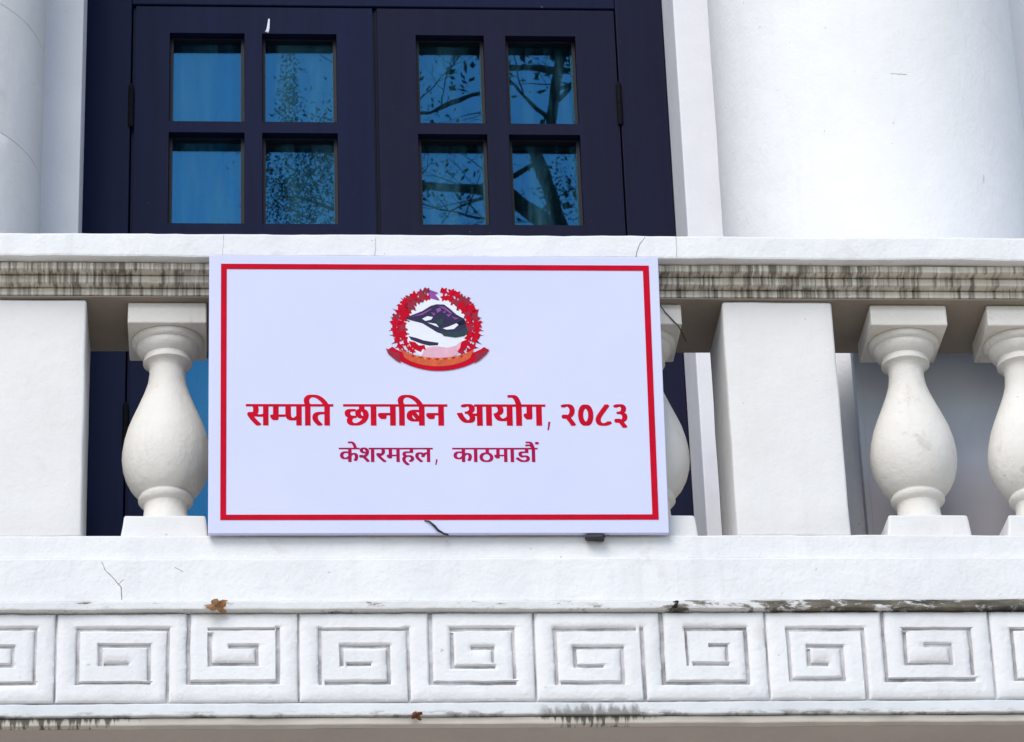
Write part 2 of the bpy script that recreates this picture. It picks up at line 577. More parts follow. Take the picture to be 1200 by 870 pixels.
dividers = [FRET['D%d' % i][0][0] for i in range(5)]
cells = []          # (x0, x1, paths)
pairs = [('G1', 'S1'), ('G2', 'S2'), ('G3', 'S3'), ('G4', 'S4')]
for i, (a, b) in enumerate(pairs):
    cells.append((dividers[i], dividers[i + 1], [FRET[a], FRET[b]]))
cells.insert(0, (dividers[0] - 0.594, dividers[0], [shifted(FRET['G1'], -0.594), FRET['S0']]))
cells.insert(0, (dividers[0] - 1.18, dividers[0] - 0.594, [shifted(FRET['G2'], -1.188), shifted(FRET['S1'], -1.186)]))
cells.append((dividers[4], dividers[4] + 0.60, [FRET['G5'], shifted(FRET['S4'], 0.585)]))
cells.append((dividers[4] + 0.60, dividers[4] + 1.19, [shifted(FRET['G3'], 1.745), shifted(FRET['S3'], 1.745)]))
HW = 0.0043


def key_panel(x0, x1, paths, seed):
    rnd = random.Random(seed)
    zt, zb = -0.6905, -0.9255
    rects = []
    for p in paths:
        for i in range(len(p) - 1):
            (ax, az), (bx_, bz) = p[i], p[i + 1]
            w = HW * rnd.uniform(0.75, 1.25)
            e0 = 0 if i == 0 else (HW if rnd.random() < 0.55 else -rnd.uniform(0.002, 0.014))
            e1 = 0 if i == len(p) - 2 else HW
            if abs(ax - bx_) < abs(az - bz):
                s = 1 if bz > az else -1
                lo, hi = sorted((az - s * e0, bz + s * e1))
                if i == 0:
                    if lo < -0.915: lo = zb - 0.01
                    if hi > -0.715: hi = zt + 0.01
                rects.append((ax - w, ax + w, lo, hi))
            else:
                s = 1 if bx_ > ax else -1
                lo, hi = sorted((ax - s * e0, bx_ + s * e1))
                rects.append((lo, hi, az - w, az + w))
    xa, xb = x0 + 0.0026, x1 - 0.0026
    CH = 0.0058
    xs = sorted({xa, xb, xa + CH, xb - CH} | {round(min(max(v, xa), xb), 5) for r in rects for w_ in (r[0], r[1]) for v in (w_, r[0] - CH, r[1] + CH)} | {xa + (xb - xa) * k / 24 for k in range(1, 24)})
    zs = sorted({zb, zt, zb + CH, zt - CH} | {round(min(max(v, zb), zt), 5) for r in rects for w_ in (r[2], r[3]) for v in (w_, r[2] - CH, r[3] + CH)} | {zb + (zt - zb) * k / 9 for k in range(1, 9)})
    def dd(l):
        o = [l[0]]
        for v in l[1:]:
            if v - o[-1] > 0.0010: o.append(v)
        o[-1] = l[-1]
        return o
    xs, zs = dd(xs), dd(zs)
    def cut(cx, cz):
        return any(r[0] < cx < r[1] and r[2] < cz < r[3] for r in rects)
    nx, nz = len(xs) - 1, len(zs) - 1
    solid = [[not cut((xs[i] + xs[i + 1]) / 2, (zs[j] + zs[j + 1]) / 2) for j in range(nz)] for i in range(nx)]
    S = lambda i, j: 0 <= i < nx and 0 <= j < nz and solid[i][j]
    bm = bmesh.new()
    vf, vb = {}, {}
    YF, YB = -0.0215, -0.0120
    def V(d, i, j, y, front):
        if (i, j) not in d:
            q = Vector((xs[i], 0, zs[j]))
            jx = 0.0016 * noise.noise(q * 16 + Vector((seed, 0, 0))) + 0.0007 * noise.noise(q * 90)
            jz = 0.0016 * noise.noise(q * 16 + Vector((0, 9, seed))) + 0.0007 * noise.noise(q * 90 + Vector((0, 7, 0)))
            edge_x = i in (0, nx); edge_z = j in (0, nz)
            yy = y + (0.0016 * noise.noise(q * 9 + Vector((3, seed, 0))) if front else 0)
            if front and not all(S(i + di, j + dj) for di in (-1, 0) for dj in (-1, 0)):
                yy += 0.0046 + 0.0020 * noise.noise(q * 40)          # worn, rounded lip
            d[(i, j)] = bm.verts.new((xs[i] + (0 if edge_x else jx), yy, zs[j] + (0 if edge_z else jz)))
        return d[(i, j)]
    for i in range(nx):
        for j in range(nz):
            if not solid[i][j]:
                continue
            bm.faces.new((V(vf, i, j, YF, 1), V(vf, i + 1, j, YF, 1), V(vf, i + 1, j + 1, YF, 1), V(vf, i, j + 1, YF, 1)))
            for (di, dj, a, b) in ((-1, 0, (i, j + 1), (i, j)), (1, 0, (i + 1, j), (i + 1, j + 1)), (0, -1, (i, j), (i + 1, j)), (0, 1, (i + 1, j + 1), (i, j + 1))):
                if not S(i + di, j + dj):
                    bm.faces.new((V(vf, *a, YF, 1), V(vb, *a, YB, 0), V(vb, *b, YB, 0), V(vf, *b, YF, 1)))
    me = bpy.data.meshes.new('key_panel')
    bm.normal_update()
    bm.to_mesh(me); bm.free()
    o = link_mesh('key_panel', me, 'white', balcony)
    for p in me.polygons: p.use_smooth = True
    me.set_sharp_from_angle(angle=math.radians(55))
    return o


for i, (a, b, ps) in enumerate(cells):
    key_panel(a, b, ps, i + 1)


# ------------------------------------------------------------------ balustrade
balustrade = empty('balustrade', (0, 0.14, -0.541))
tag(balustrade, 'white stone balustrade with bulbous balusters, square piers and a dirt-streaked rail', 'balustrade')
obj('base_course', extrude_x(rect(-0.010, 0.29, -0.5395, -0.4725), XL, XR, 0.03, 0.0018, 4, 0.005), 'white', balustrade)
rail = obj('handrail', extrude_x(rect(-0.100, 0.33, 0.2785, 0.347), XL, XR, 0.025, 0.0022, 1, 0.006), 'white', balustrade)
for k, (yf, z0, z1) in enumerate(((-0.070, 0.2575, 0.277), (-0.040, 0.235, 0.256), (-0.012, 0.2135, 0.2335))):
    obj('rail_moulding', extrude_x(rect(yf, 0.29, z0, z1), XL, XR, 0.02, 0.0014, 11 + k, 0.004), 'streak', balustrade)
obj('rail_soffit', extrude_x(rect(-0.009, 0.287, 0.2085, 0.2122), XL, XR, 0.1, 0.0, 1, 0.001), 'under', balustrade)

PIERS = [(-1.384, -1.094), (0.557, 0.847)]
for a, b in PIERS:
    bm = bmesh.new()
    box(bm, a, b, 0.0, 0.275, -0.471, 0.2075, 0.007, 3)
    bmesh.ops.subdivide_edges(bm, edges=[e for e in bm.edges if e.calc_length() > 0.1], cuts=7, use_grid_fill=True)
    wobble(bm, 0.0022, 7)
    autosmooth(obj('pier', bm, 'pier', balustrade), 35)

BP = [(0.080, 0.150), (0.089, 0.1485), (0.0935, 0.146), (0.0935, 0.138), (0.089, 0.131), (0.0815, 0.128), (0.0815, 0.122), (0.078, 0.113), (0.070, 0.104),
      (0.0615, 0.098), (0.0615, 0.090), (0.064, 0.086), (0.064, 0.080), (0.054, 0.075), (0.0475, 0.066), (0.0465, 0.050), (0.050, 0.020), (0.0585, -0.008),
      (0.072, -0.043), (0.087, -0.080), (0.099, -0.112), (0.1075, -0.145), (0.1122, -0.176), (0.1130, -0.200), (0.1100, -0.226), (0.1025, -0.253),
      (0.091, -0.277), (0.078, -0.294), (0.067, -0.3015), (0.067, -0.305), (0.0705, -0.309), (0.0705, -0.317), (0.066, -0.323), (0.0575, -0.329), (0.0555, -0.340), (0.057, -0.360), (0.066, -0.380), (0.072, -0.402)]
BP = list(reversed(BP))
mesh_turn = None
centres = [-2.21, -1.90, -1.59] + [-0.887 + 0.3093 * k for k in range(5)] + [1.052, 1.362, 1.672, 1.982, 2.292]
CY = 0.122
bm = lathe(BP, 0, 0, 44, 0.0022)
turn = bpy.data.meshes.new('baluster'); bmesh.ops.recalc_face_normals(bm, faces=bm.faces); bm.to_mesh(turn); bm.free()
bm = bmesh.new(); box(bm, -0.101, 0.101, -0.106, 0.106, 0.147, 0.2078, 0.004); wobble(bm, 0.0012)
capm = bpy.data.meshes.new('cap'); bm.to_mesh(capm); bm.free()
bm = bmesh.new(); box(bm, -0.1035, 0.1035, -0.108, 0.108, -0.4715, -0.404, 0.006)
for v in bm.verts:
    if v.co.z < -0.44: v.co.x *= 1.055; v.co.y *= 1.03
bmesh.ops.subdivide_edges(bm, edges=[e for e in bm.edges if e.calc_length() > 0.05], cuts=4, use_grid_fill=True)
wobble(bm, 0.0035, 16)
basem = bpy.data.meshes.new('base'); bm.to_mesh(basem); bm.free()
for p in turn.polygons:
    p.use_smooth = True
turn.set_sharp_from_angle(angle=math.radians(38))
turn.materials.append(M['baluster']); capm.materials.append(M['baluster']); basem.materials.append(M['pier'])
for k, cx in enumerate(centres):
    b = bpy.data.objects.new('baluster', turn); COL.objects.link(b)
    b.parent = balustrade
    b.location = (cx, CY - 0.14, 0.541)
    b.rotation_euler = (0, 0, k * 1.3)
    for nm, me in (('cap', capm), ('base', basem)):
        c = bpy.data.objects.new(nm, me); COL.objects.link(c)
        c.parent = b
        c.rotation_euler = (0, 0, -k * 1.3)


def ribbon(name, pts, width, mat, parent, plane_y):
    """hairline crack: a thin uneven strip, a real 1 mm lip of dirt on the face"""
    bm = bmesh.new()
    fine = []
    for i in range(len(pts) - 1):
        a = Vector(pts[i]); b = Vector(pts[i + 1])
        for k in range(6):
            fine.append(a.lerp(b, k / 6))
    fine.append(Vector(pts[-1]))
    P3 = []
    for i, q in enumerate(fine):
        w = noise.noise(Vector((q.x * 60, q.y * 60, 3)))
        P3.append(((q.x + 0.002 * w, plane_y, q.y + 0.002 * noise.noise(Vector((q.y * 60, 1, q.x * 60))))))
    tube(bm, P3, [width * (0.5 + 0.5 * abs(noise.noise(Vector((i * 0.7, 2, 1))))) for i in range(len(P3))], 4)
    return obj(name, bm, mat, parent)


for pts, w in (([(0.325, 0.283), (0.333, 0.312), (0.352, 0.3425)], 0.0016), ([(-0.352, 0.283), (-0.349, 0.343)], 0.0010), ([(0.432, 0.283), (0.434, 0.343)], 0.0010),
               ([(-0.745, 0.283), (-0.741, 0.343)], 0.0008)):
    ribbon('crack', pts, w, 'crack', balustrade, -0.1000)
for pts, w in (([(-1.040, -0.553), (-1.033, -0.572), (-1.005, -0.603), (-0.992, -0.62), (-0.991, -0.655)], 0.0016), ([(-0.998, -0.612), (-0.986, -0.60)], 0.001),
               ([(-0.86, -0.565), (-0.84, -0.58)], 0.001)):
    ribbon('crack', pts, w, 'crack', balcony, -0.0250)
# chipped dark spot on the fillet
bm = bmesh.new()
box(bm, 0.371, 0.390, -0.0425, -0.036, -0.688, -0.668, 0.004)
bmesh.ops.subdivide_edges(bm, edges=list(bm.edges), cuts=2, use_grid_fill=True)
wobble(bm, 0.009, 70)
obj('dark_chip', bm, 'hole', balcony)

# ------------------------------------------------------------------ columns
def column(cx, joints, label):
    c = empty('column', (cx, 0.86, -0.47))
    tag(c, label, 'column', 'columns beside the door')
    if joints:
        zs = [-0.47, -0.212, 0.213, 0.638, 1.064, 1.490, 1.915, 2.34, 2.77, 3.4]
    else:
        zs = [-0.47, 3.4]
    for a, b in zip(zs, zs[1:]):
        def R(z): return 0.455 - 0.006 * (z + 0.47) / 3.0
        n = max(2, int((b - a) / 0.05))
        pr = [(R(a) - 0.003, a), (R(a) - 0.0003, a + 0.0022)] + [(R(a + (b - a) * i / n), a + (b - a) * i / n) for i in range(1, n)] + [(R(b) - 0.0003, b - 0.0022), (R(b) - 0.003, b)]
        o = obj('drum' if joints else 'shaft', lathe(pr, cx, 0.86, 128, 0.002), 'column' if not joints else 'pier', c)
        autosmooth(o, 50)
    return c


right_column = column(1.164, False, 'wide smooth white column to the right of the navy door')
column(-1.724, True, 'cream white column of stacked drums at the left edge')

for a0, a1, z0, z1 in ((-1.60, -1.50, 1.178, 1.176), (-1.02, -1.015, 0.86, 0.885)):
    bm = bmesh.new()
    pts = []
    for k in range(9):
        a = a0 + (a1 - a0) * k / 8
        pts.append((1.164 + 0.4525 * math.cos(a), 0.86 + 0.4525 * math.sin(a), z0 + (z1 - z0) * k / 8 + 0.002 * noise.noise(Vector((k * 0.9, 1, 2)))))
    tube(bm, pts, 0.0005, 4)
    obj('crack', bm, 'crack', right_column)

# panel added between right column and balusters for the gap's blue-grey tone
sheet = empty('added_grey_panel', (1.7, 0.37, -0.47))
tag(sheet, 'added panel that gives the gap behind the right balusters its blue-grey tone', 'panel')
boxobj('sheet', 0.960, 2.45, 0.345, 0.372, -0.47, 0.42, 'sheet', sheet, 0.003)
boxobj('edge_trim', 0.957, 0.972, 0.3405, 0.376, -0.4705, 0.425, 'sheet', sheet, 0.002)

# ------------------------------------------------------------------ double door
door = empty('double_door', (-0.28, 1.33, -0.47))
tag(door, 'dark navy wooden double door with blue glass panes behind the balustrade', 'door')
boxobj('frame_jamb', -1.1845, -1.033, 1.30, 1.40, -0.468, 2.14, 'navy', door, 0.003)
boxobj('frame_jamb', 0.4815, 0.6295, 1.30, 1.40, -0.468, 2.14, 'navy2', door, 0.003)
boxobj('frame_head', -1.0325, 0.481, 1.302, 1.40, 1.984, 2.14, 'navy', door, 0.003)
boxobj('transom_panel', -1.172, 0.63, 1.31, 1.36, 2.142, 2.60, 'navy', door, 0.003)
YD0, YD1 = 1.305, 1.365
ROWS = [(1.881 - 0.3625 * k, 1.558 - 0.3625 * k) for k in range(6)]


def leaf(x0, x1, holes, mat, seed):
    L = boxobj('door_leaf', x0, x0 + 0.008, YD0 + 0.012, YD1, -0.46, 1.978, mat, door, 0.0)      # shutting edge
    xs = [x0 + 0.0085] + [v for h in holes for v in h] + [x1]
    for a, b in zip(xs[0::2], xs[1::2]):
        boxobj('stile', a, b, YD0, YD1, -0.46, 1.978, mat, L, 0.0)
    edges = [1.978] + [v for r in ROWS for v in r] + [-0.46]
    for h in holes:
        for t, b in zip(edges[0::2], edges[1::2]):
            boxobj('rail', h[0], h[1], YD0, YD1, b, t, mat, L, 0.0)
        for t, b in ROWS:
            # bead round the pane, then the pane itself
            bw = 0.011
            bm = bmesh.new()
            e = 0.0008
            box(bm, h[0] + e, h[0] + bw, YD1 - 0.03, YD1 - 0.004, b + e, t - e)
            box(bm, h[1] - bw, h[1] - e, YD1 - 0.03, YD1 - 0.004, b + e, t - e)
            box(bm, h[0] + bw, h[1] - bw, YD1 - 0.03, YD1 - 0.004, b + e, b + bw)
            box(bm, h[0] + bw, h[1] - bw, YD1 - 0.03, YD1 - 0.004, t - 0.006, t - e)
            obj('glazing_bead', bm, 'bead', L)
            bm = bmesh.new()
            box(bm, h[0] + 0.006, h[1] - 0.006, YD1 - 0.003, YD1 + 0.001, b + 0.004, t - 0.003)
            # each pane sits a touch differently in its putty
            rnd = random.Random(seed * 100 + int(t * 50) + int(h[0] * 30))
            rot = Matrix.Rotation(rnd.uniform(-0.006, 0.006), 3, 'Z') @ Matrix.Rotation(rnd.uniform(-0.006, 0.006), 3, 'X')
            ce = Vector(((h[0] + h[1]) / 2, YD1, (t + b) / 2))
            for v in bm.verts:
                v.co = ce + rot @ (v.co - ce)
            obj('pane', bm, 'glass', L)
    return L


L1 = leaf(-1.0285, -0.2845, ((-0.915, -0.683), (-0.629, -0.397)), 'navy', 1)
L2 = leaf(-0.2785, 0.4765, ((-0.150, 0.064), (0.131, 0.352)), 'navy2', 2)
boxobj('astragal', -0.2838, -0.2792, 1.322, 1.36, -0.46, 1.975, 'bead', door, 0.0)
for hx, hz, P in ((-1.031, 1.607, L1), (0.479, 1.628, L2), (-1.031, 0.50, L1), (0.479, 0.50, L2)):
    bm = lathe([(0.007, hz - 0.075), (0.009, hz - 0.07), (0.009, hz - 0.003), (0.0075, hz), (0.009, hz + 0.003), (0.009, hz + 0.07), (0.007, hz + 0.075), (0.004, hz + 0.082)], hx, 1.300, 12)
    obj('hinge', bm, 'iron', P)
bm = bmesh.new()
tube(bm, [(-0.6068, 1.3035, 1.934), (-0.608, 1.3035, 1.915), (-0.6105, 1.3035, 1.893), (-0.614, 1.3035, 1.884)], [0.0025, 0.004, 0.005, 0.006], 6)
obj('paint_drip', bm, 'paper', L1)

curtain = None
bm = bmesh.new()
cols = []
for i in range(60):
    x = -1.0 + 0.36 * i / 59
    y = 1.43 + 0.030 * math.sin(i * 0.52) + 0.012 * math.sin(i * 0.23 + 1)
    cols.append([bm.verts.new((x + 0.01 * math.sin(z * 2), y, z)) for z in (-0.4, 0.4, 1.0, 1.5, 2.2)])
for a, b in zip(cols, cols[1:]):
    for k in range(4):
        bm.faces.new((a[k], b[k], b[k + 1], a[k + 1]))
bmesh.ops.solidify(bm, geom=list(bm.faces), thickness=0.003)
tag(obj('curtain', bm, 'curtain', None, True), 'pale curtain hanging behind the leftmost door panes', 'curtain')

# ------------------------------------------------------------------ sign board
tilt = math.atan2(0.11, 0.79)
SIGN_TOP = Vector((0, -0.14, 0.27))
dv = Vector((0, 0.11, -0.79)).normalized()             # down the face
nrm = Vector((1, 0, 0)).cross(dv).normalized()          # out of the face
if nrm.y > 0:
    nrm = -nrm
V_BOT = 0.7565
org = SIGN_TOP + dv * V_BOT
sign = empty('sign_board', (-0.2, org.y, org.z))
tag(sign, 'lavender sign board with red border, emblem and red Devanagari lettering', 'sign')


def sp(u, v, h=0.0):
    """u metres across, v metres down the face, h metres out of it"""
    return SIGN_TOP + Vector((u, 0, 0)) + dv * v + nrm * h


def sign_box(bm, u0, u1, v0, v1, h0, h1, bevel=0.0):
    vs_ = box(bm, u0, u1, v0, v1, h0, h1, 0)
    return vs_


def to_sign(bm):
    for v in bm.verts:
        v.co = sp(v.co.x, v.co.y, v.co.z)


U0, U1, V0, V1 = -0.7785, 0.3778, 0.0097, V_BOT
bm = bmesh.new()
box(bm, U0, U1, V0, V1, -0.020, 0.0, 0.0015, 2)
to_sign(bm)
panel = obj('face_panel', bm, 'board', sign)
for (a, b, c, d) in ((-0.7484, 0.3530, 0.0333, 0.0478), (-0.7484, 0.3530, 0.7075, 0.7215), (-0.7484, -0.7336, 0.0478, 0.7075), (0.3372, 0.3530, 0.0478, 0.7075)):
    bm = bmesh.new(); box(bm, a, b, c, d, 0.0002, 0.0010); to_sign(bm)
    obj('border', bm, 'red', sign)


def flat(name, poly, mat, parent, h, th=0.0003):
    """flat printed shape given as (u, v) points"""
    bm = bmesh.new()
    a = [bm.verts.new(sp(u, v, h + th)) for u, v in poly]
    f = bm.faces.new(a)
    bmesh.ops.triangulate(bm, faces=[f])
    me = bpy.data.meshes.new(name); bm.normal_update(); bm.to_mesh(me); bm.free()
    return link_mesh(name, me, mat, parent)


# emblem, drawn in its own grid: centre (540, 440)
EU, EV = -0.1995, 0.2085


def eg(p):
    return (EU + (p[0] - 540) * 0.000324, EV + (p[1] - 440) * 0.000348)


def oval(cx, cy, rx, ry, n=40):
    return [(cx + rx * math.cos(2 * math.pi * i / n), cy + ry * math.sin(2 * math.pi * i / n)) for i in range(n)]


emblem = flat('emblem', [eg(p) for p in oval(540, 430, 270, 250)], 'paper', sign, 0.0002)
flat('pink_field', [eg(p) for p in [(440, 610), (470, 590), (520, 580), (580, 585), (630, 592), (690, 575), (730, 545), (740, 600), (690, 650), (600, 690), (480, 690), (420, 650)]], 'pink', emblem, 0.0006)
flat('mountain', [eg(p) for p in [(285, 362), (350, 335), (430, 305), (500, 262), (545, 250), (605, 252), (650, 285), (700, 330), (765, 365), (720, 388), (690, 405),
                                  (735, 418), (775, 400), (800, 430), (770, 480), (700, 500), (610, 492), (545, 470), (480, 430), (430, 400), (370, 385)]], 'ink', emblem, 0.0006)
flat('snow', [eg(p) for p in [(430, 365), (470, 345), (515, 352), (500, 372), (455, 382)]], 'paper', emblem, 0.0010)
flat('snow', [eg(p) for p in [(590, 440), (640, 425), (700, 400), (715, 412), (680, 445), (620, 450)]], 'paper', emblem, 0.0010)
flat('snow', [eg(p) for p in [(540, 290), (575, 275), (580, 300), (550, 320)]], 'violet', emblem, 0.0010)
flat('snow', [eg(p) for p in [(620, 330), (660, 328), (640, 352)]], 'violet', emblem, 0.0010)
flat('snow', [eg(p) for p in [(535, 375), (600, 360), (590, 410), (560, 420)]], 'teal', emblem, 0.0010)
flat('hill_line', [eg(p) for p in [(320, 500), (380, 515), (440, 535), (500, 545), (555, 552), (550, 572), (480, 575), (420, 560), (340, 530)]], 'ink', emblem, 0.0006)
flat('flag_mark', [eg(p) for p in [(478, 130), (505, 140), (560, 160), (535, 175), (560, 200), (570, 222), (500, 205), (485, 220)]], 'violet', emblem, 0.0006)
for q in ([(330, 352), (430, 322), (500, 285), (505, 292), (435, 334)], [(560, 262), (610, 272), (668, 322), (655, 324), (600, 288)], [(470, 395), (540, 405), (560, 432), (530, 420)],
          [(660, 345), (720, 362), (690, 372)], [(500, 315), (535, 320), (522, 345)], [(590, 312), (618, 302), (612, 322)]):
    flat('ridge', [eg(p) for p in q], 'paper' if len(q) == 4 else 'violet', emblem, 0.0012)
flat('green_slope', [eg(p) for p in [(560, 462), (640, 470), (720, 462), (775, 430), (800, 470), (760, 500), (690, 512), (600, 500)]], 'teal', emblem, 0.0012)
flat('hand', [eg(p) for p in [(320, 540), (370, 548), (400, 575), (445, 570), (455, 610), (430, 600), (415, 625), (380, 610), (340, 590)]], 'red', emblem, 0.0008)
flat('hand', [eg(p) for p in [(735, 545), (770, 530), (770, 580), (735, 620), (700, 625), (725, 590)]], 'red', emblem, 0.0008)
rnd = random.Random(3)


def blossom(cx, cy, r, mat, h):
    pts = []
    a0 = rnd.uniform(0, 6.28)
    for i in range(20):
        a = 2 * math.pi * i / 20
        rr = r * (0.78 + 0.26 * math.cos(5 * a + a0))
        pts.append(eg((cx + rr * math.cos(a), cy + rr * math.sin(a))))
    flat('blossom', pts, mat, emblem, h)


for side in (-1, 1):
    for i in range(15):
        a = math.radians(103 + 122 * i / 14)            # from the top, down one side
        for row, (rx, ry) in enumerate(((322, 302), (272, 254))):
            x = 540 + side * abs(rx * math.cos(a))
            y = 440 - ry * math.sin(a)
            r = (26 + 15 * math.sin(math.pi * min(1, (i + 2) / 15))) * rnd.uniform(0.9, 1.15)
            blossom(x + rnd.uniform(-7, 7), y + rnd.uniform(-7, 7), r, rnd.choice(('red', 'red', 'red', 'deepred')), 0.0006 + 0.0003 * ((i + row) % 3))
        # narrow leaf tips that stick out of the wreath
        if 3 <= i <= 13:
            x = 540 + side * abs(322 * math.cos(a)); y = 440 - 302 * math.sin(a)
            ox, oy = side * abs(math.cos(a)), -math.sin(a)
            flat('leaf_tip', [eg((x - oy * 9, y + ox * 9)), eg((x + ox * 58, y + oy * 50 + (12 if i % 2 else -8))), eg((x + oy * 9, y - ox * 9))], 'ink' if i % 2 else 'deepred', emblem, 0.0004)
        if i % 3 == 1 and i > 2:
            x = 540 + side * abs(238 * math.cos(a)); y = 440 - 222 * math.sin(a)
            flat('leaf_tip', [eg((x - 12, y - 10)), eg((x + 4 - side * 20, y + 6)), eg((x + 12, y + 12))], 'ink', emblem, 0.0004)
# scroll under the wreath, with folded ends
def arc(x0, x1, ytip, yb, n=26):
    return [(x0 + (x1 - x0) * i / n, ytip + (yb - ytip) * (1 - (2 * i / n - 1) ** 2) ** 0.8) for i in range(n + 1)]


top = arc(190, 915, 585, 672)
bot = arc(150, 955, 612, 772)
flat('scroll', [eg(p) for p in bot + list(reversed(top))], 'red', emblem, 0.0016)
t2 = arc(255, 835, 600, 672); b2 = arc(285, 805, 668, 738)
flat('scroll_band', [eg(p) for p in b2 + list(reversed(t2))], 'orange', emblem, 0.0020)
for sx_ in (-1, 1):
    flat('scroll_fold', [eg((545 + sx_ * q[0], q[1])) for q in ((300, 640), (345, 625), (405, 598), (388, 640), (330, 690), (290, 712))], 'deepred', emblem, 0.0022)
for k in range(13):
    x = 350 + k * 32
    y = 645 + 38 * (1 - ((x - 545) / 245) ** 2)
    flat('scroll_mark', [eg((x - 9, y - 7)), eg((x + 8, y - 9)), eg((x + 10, y + 2)), eg((x + 2, y + 9 - 4 * (k % 3))), eg((x - 8, y + 6))], 'yellow' if k % 2 else 'red', emblem, 0.0024)

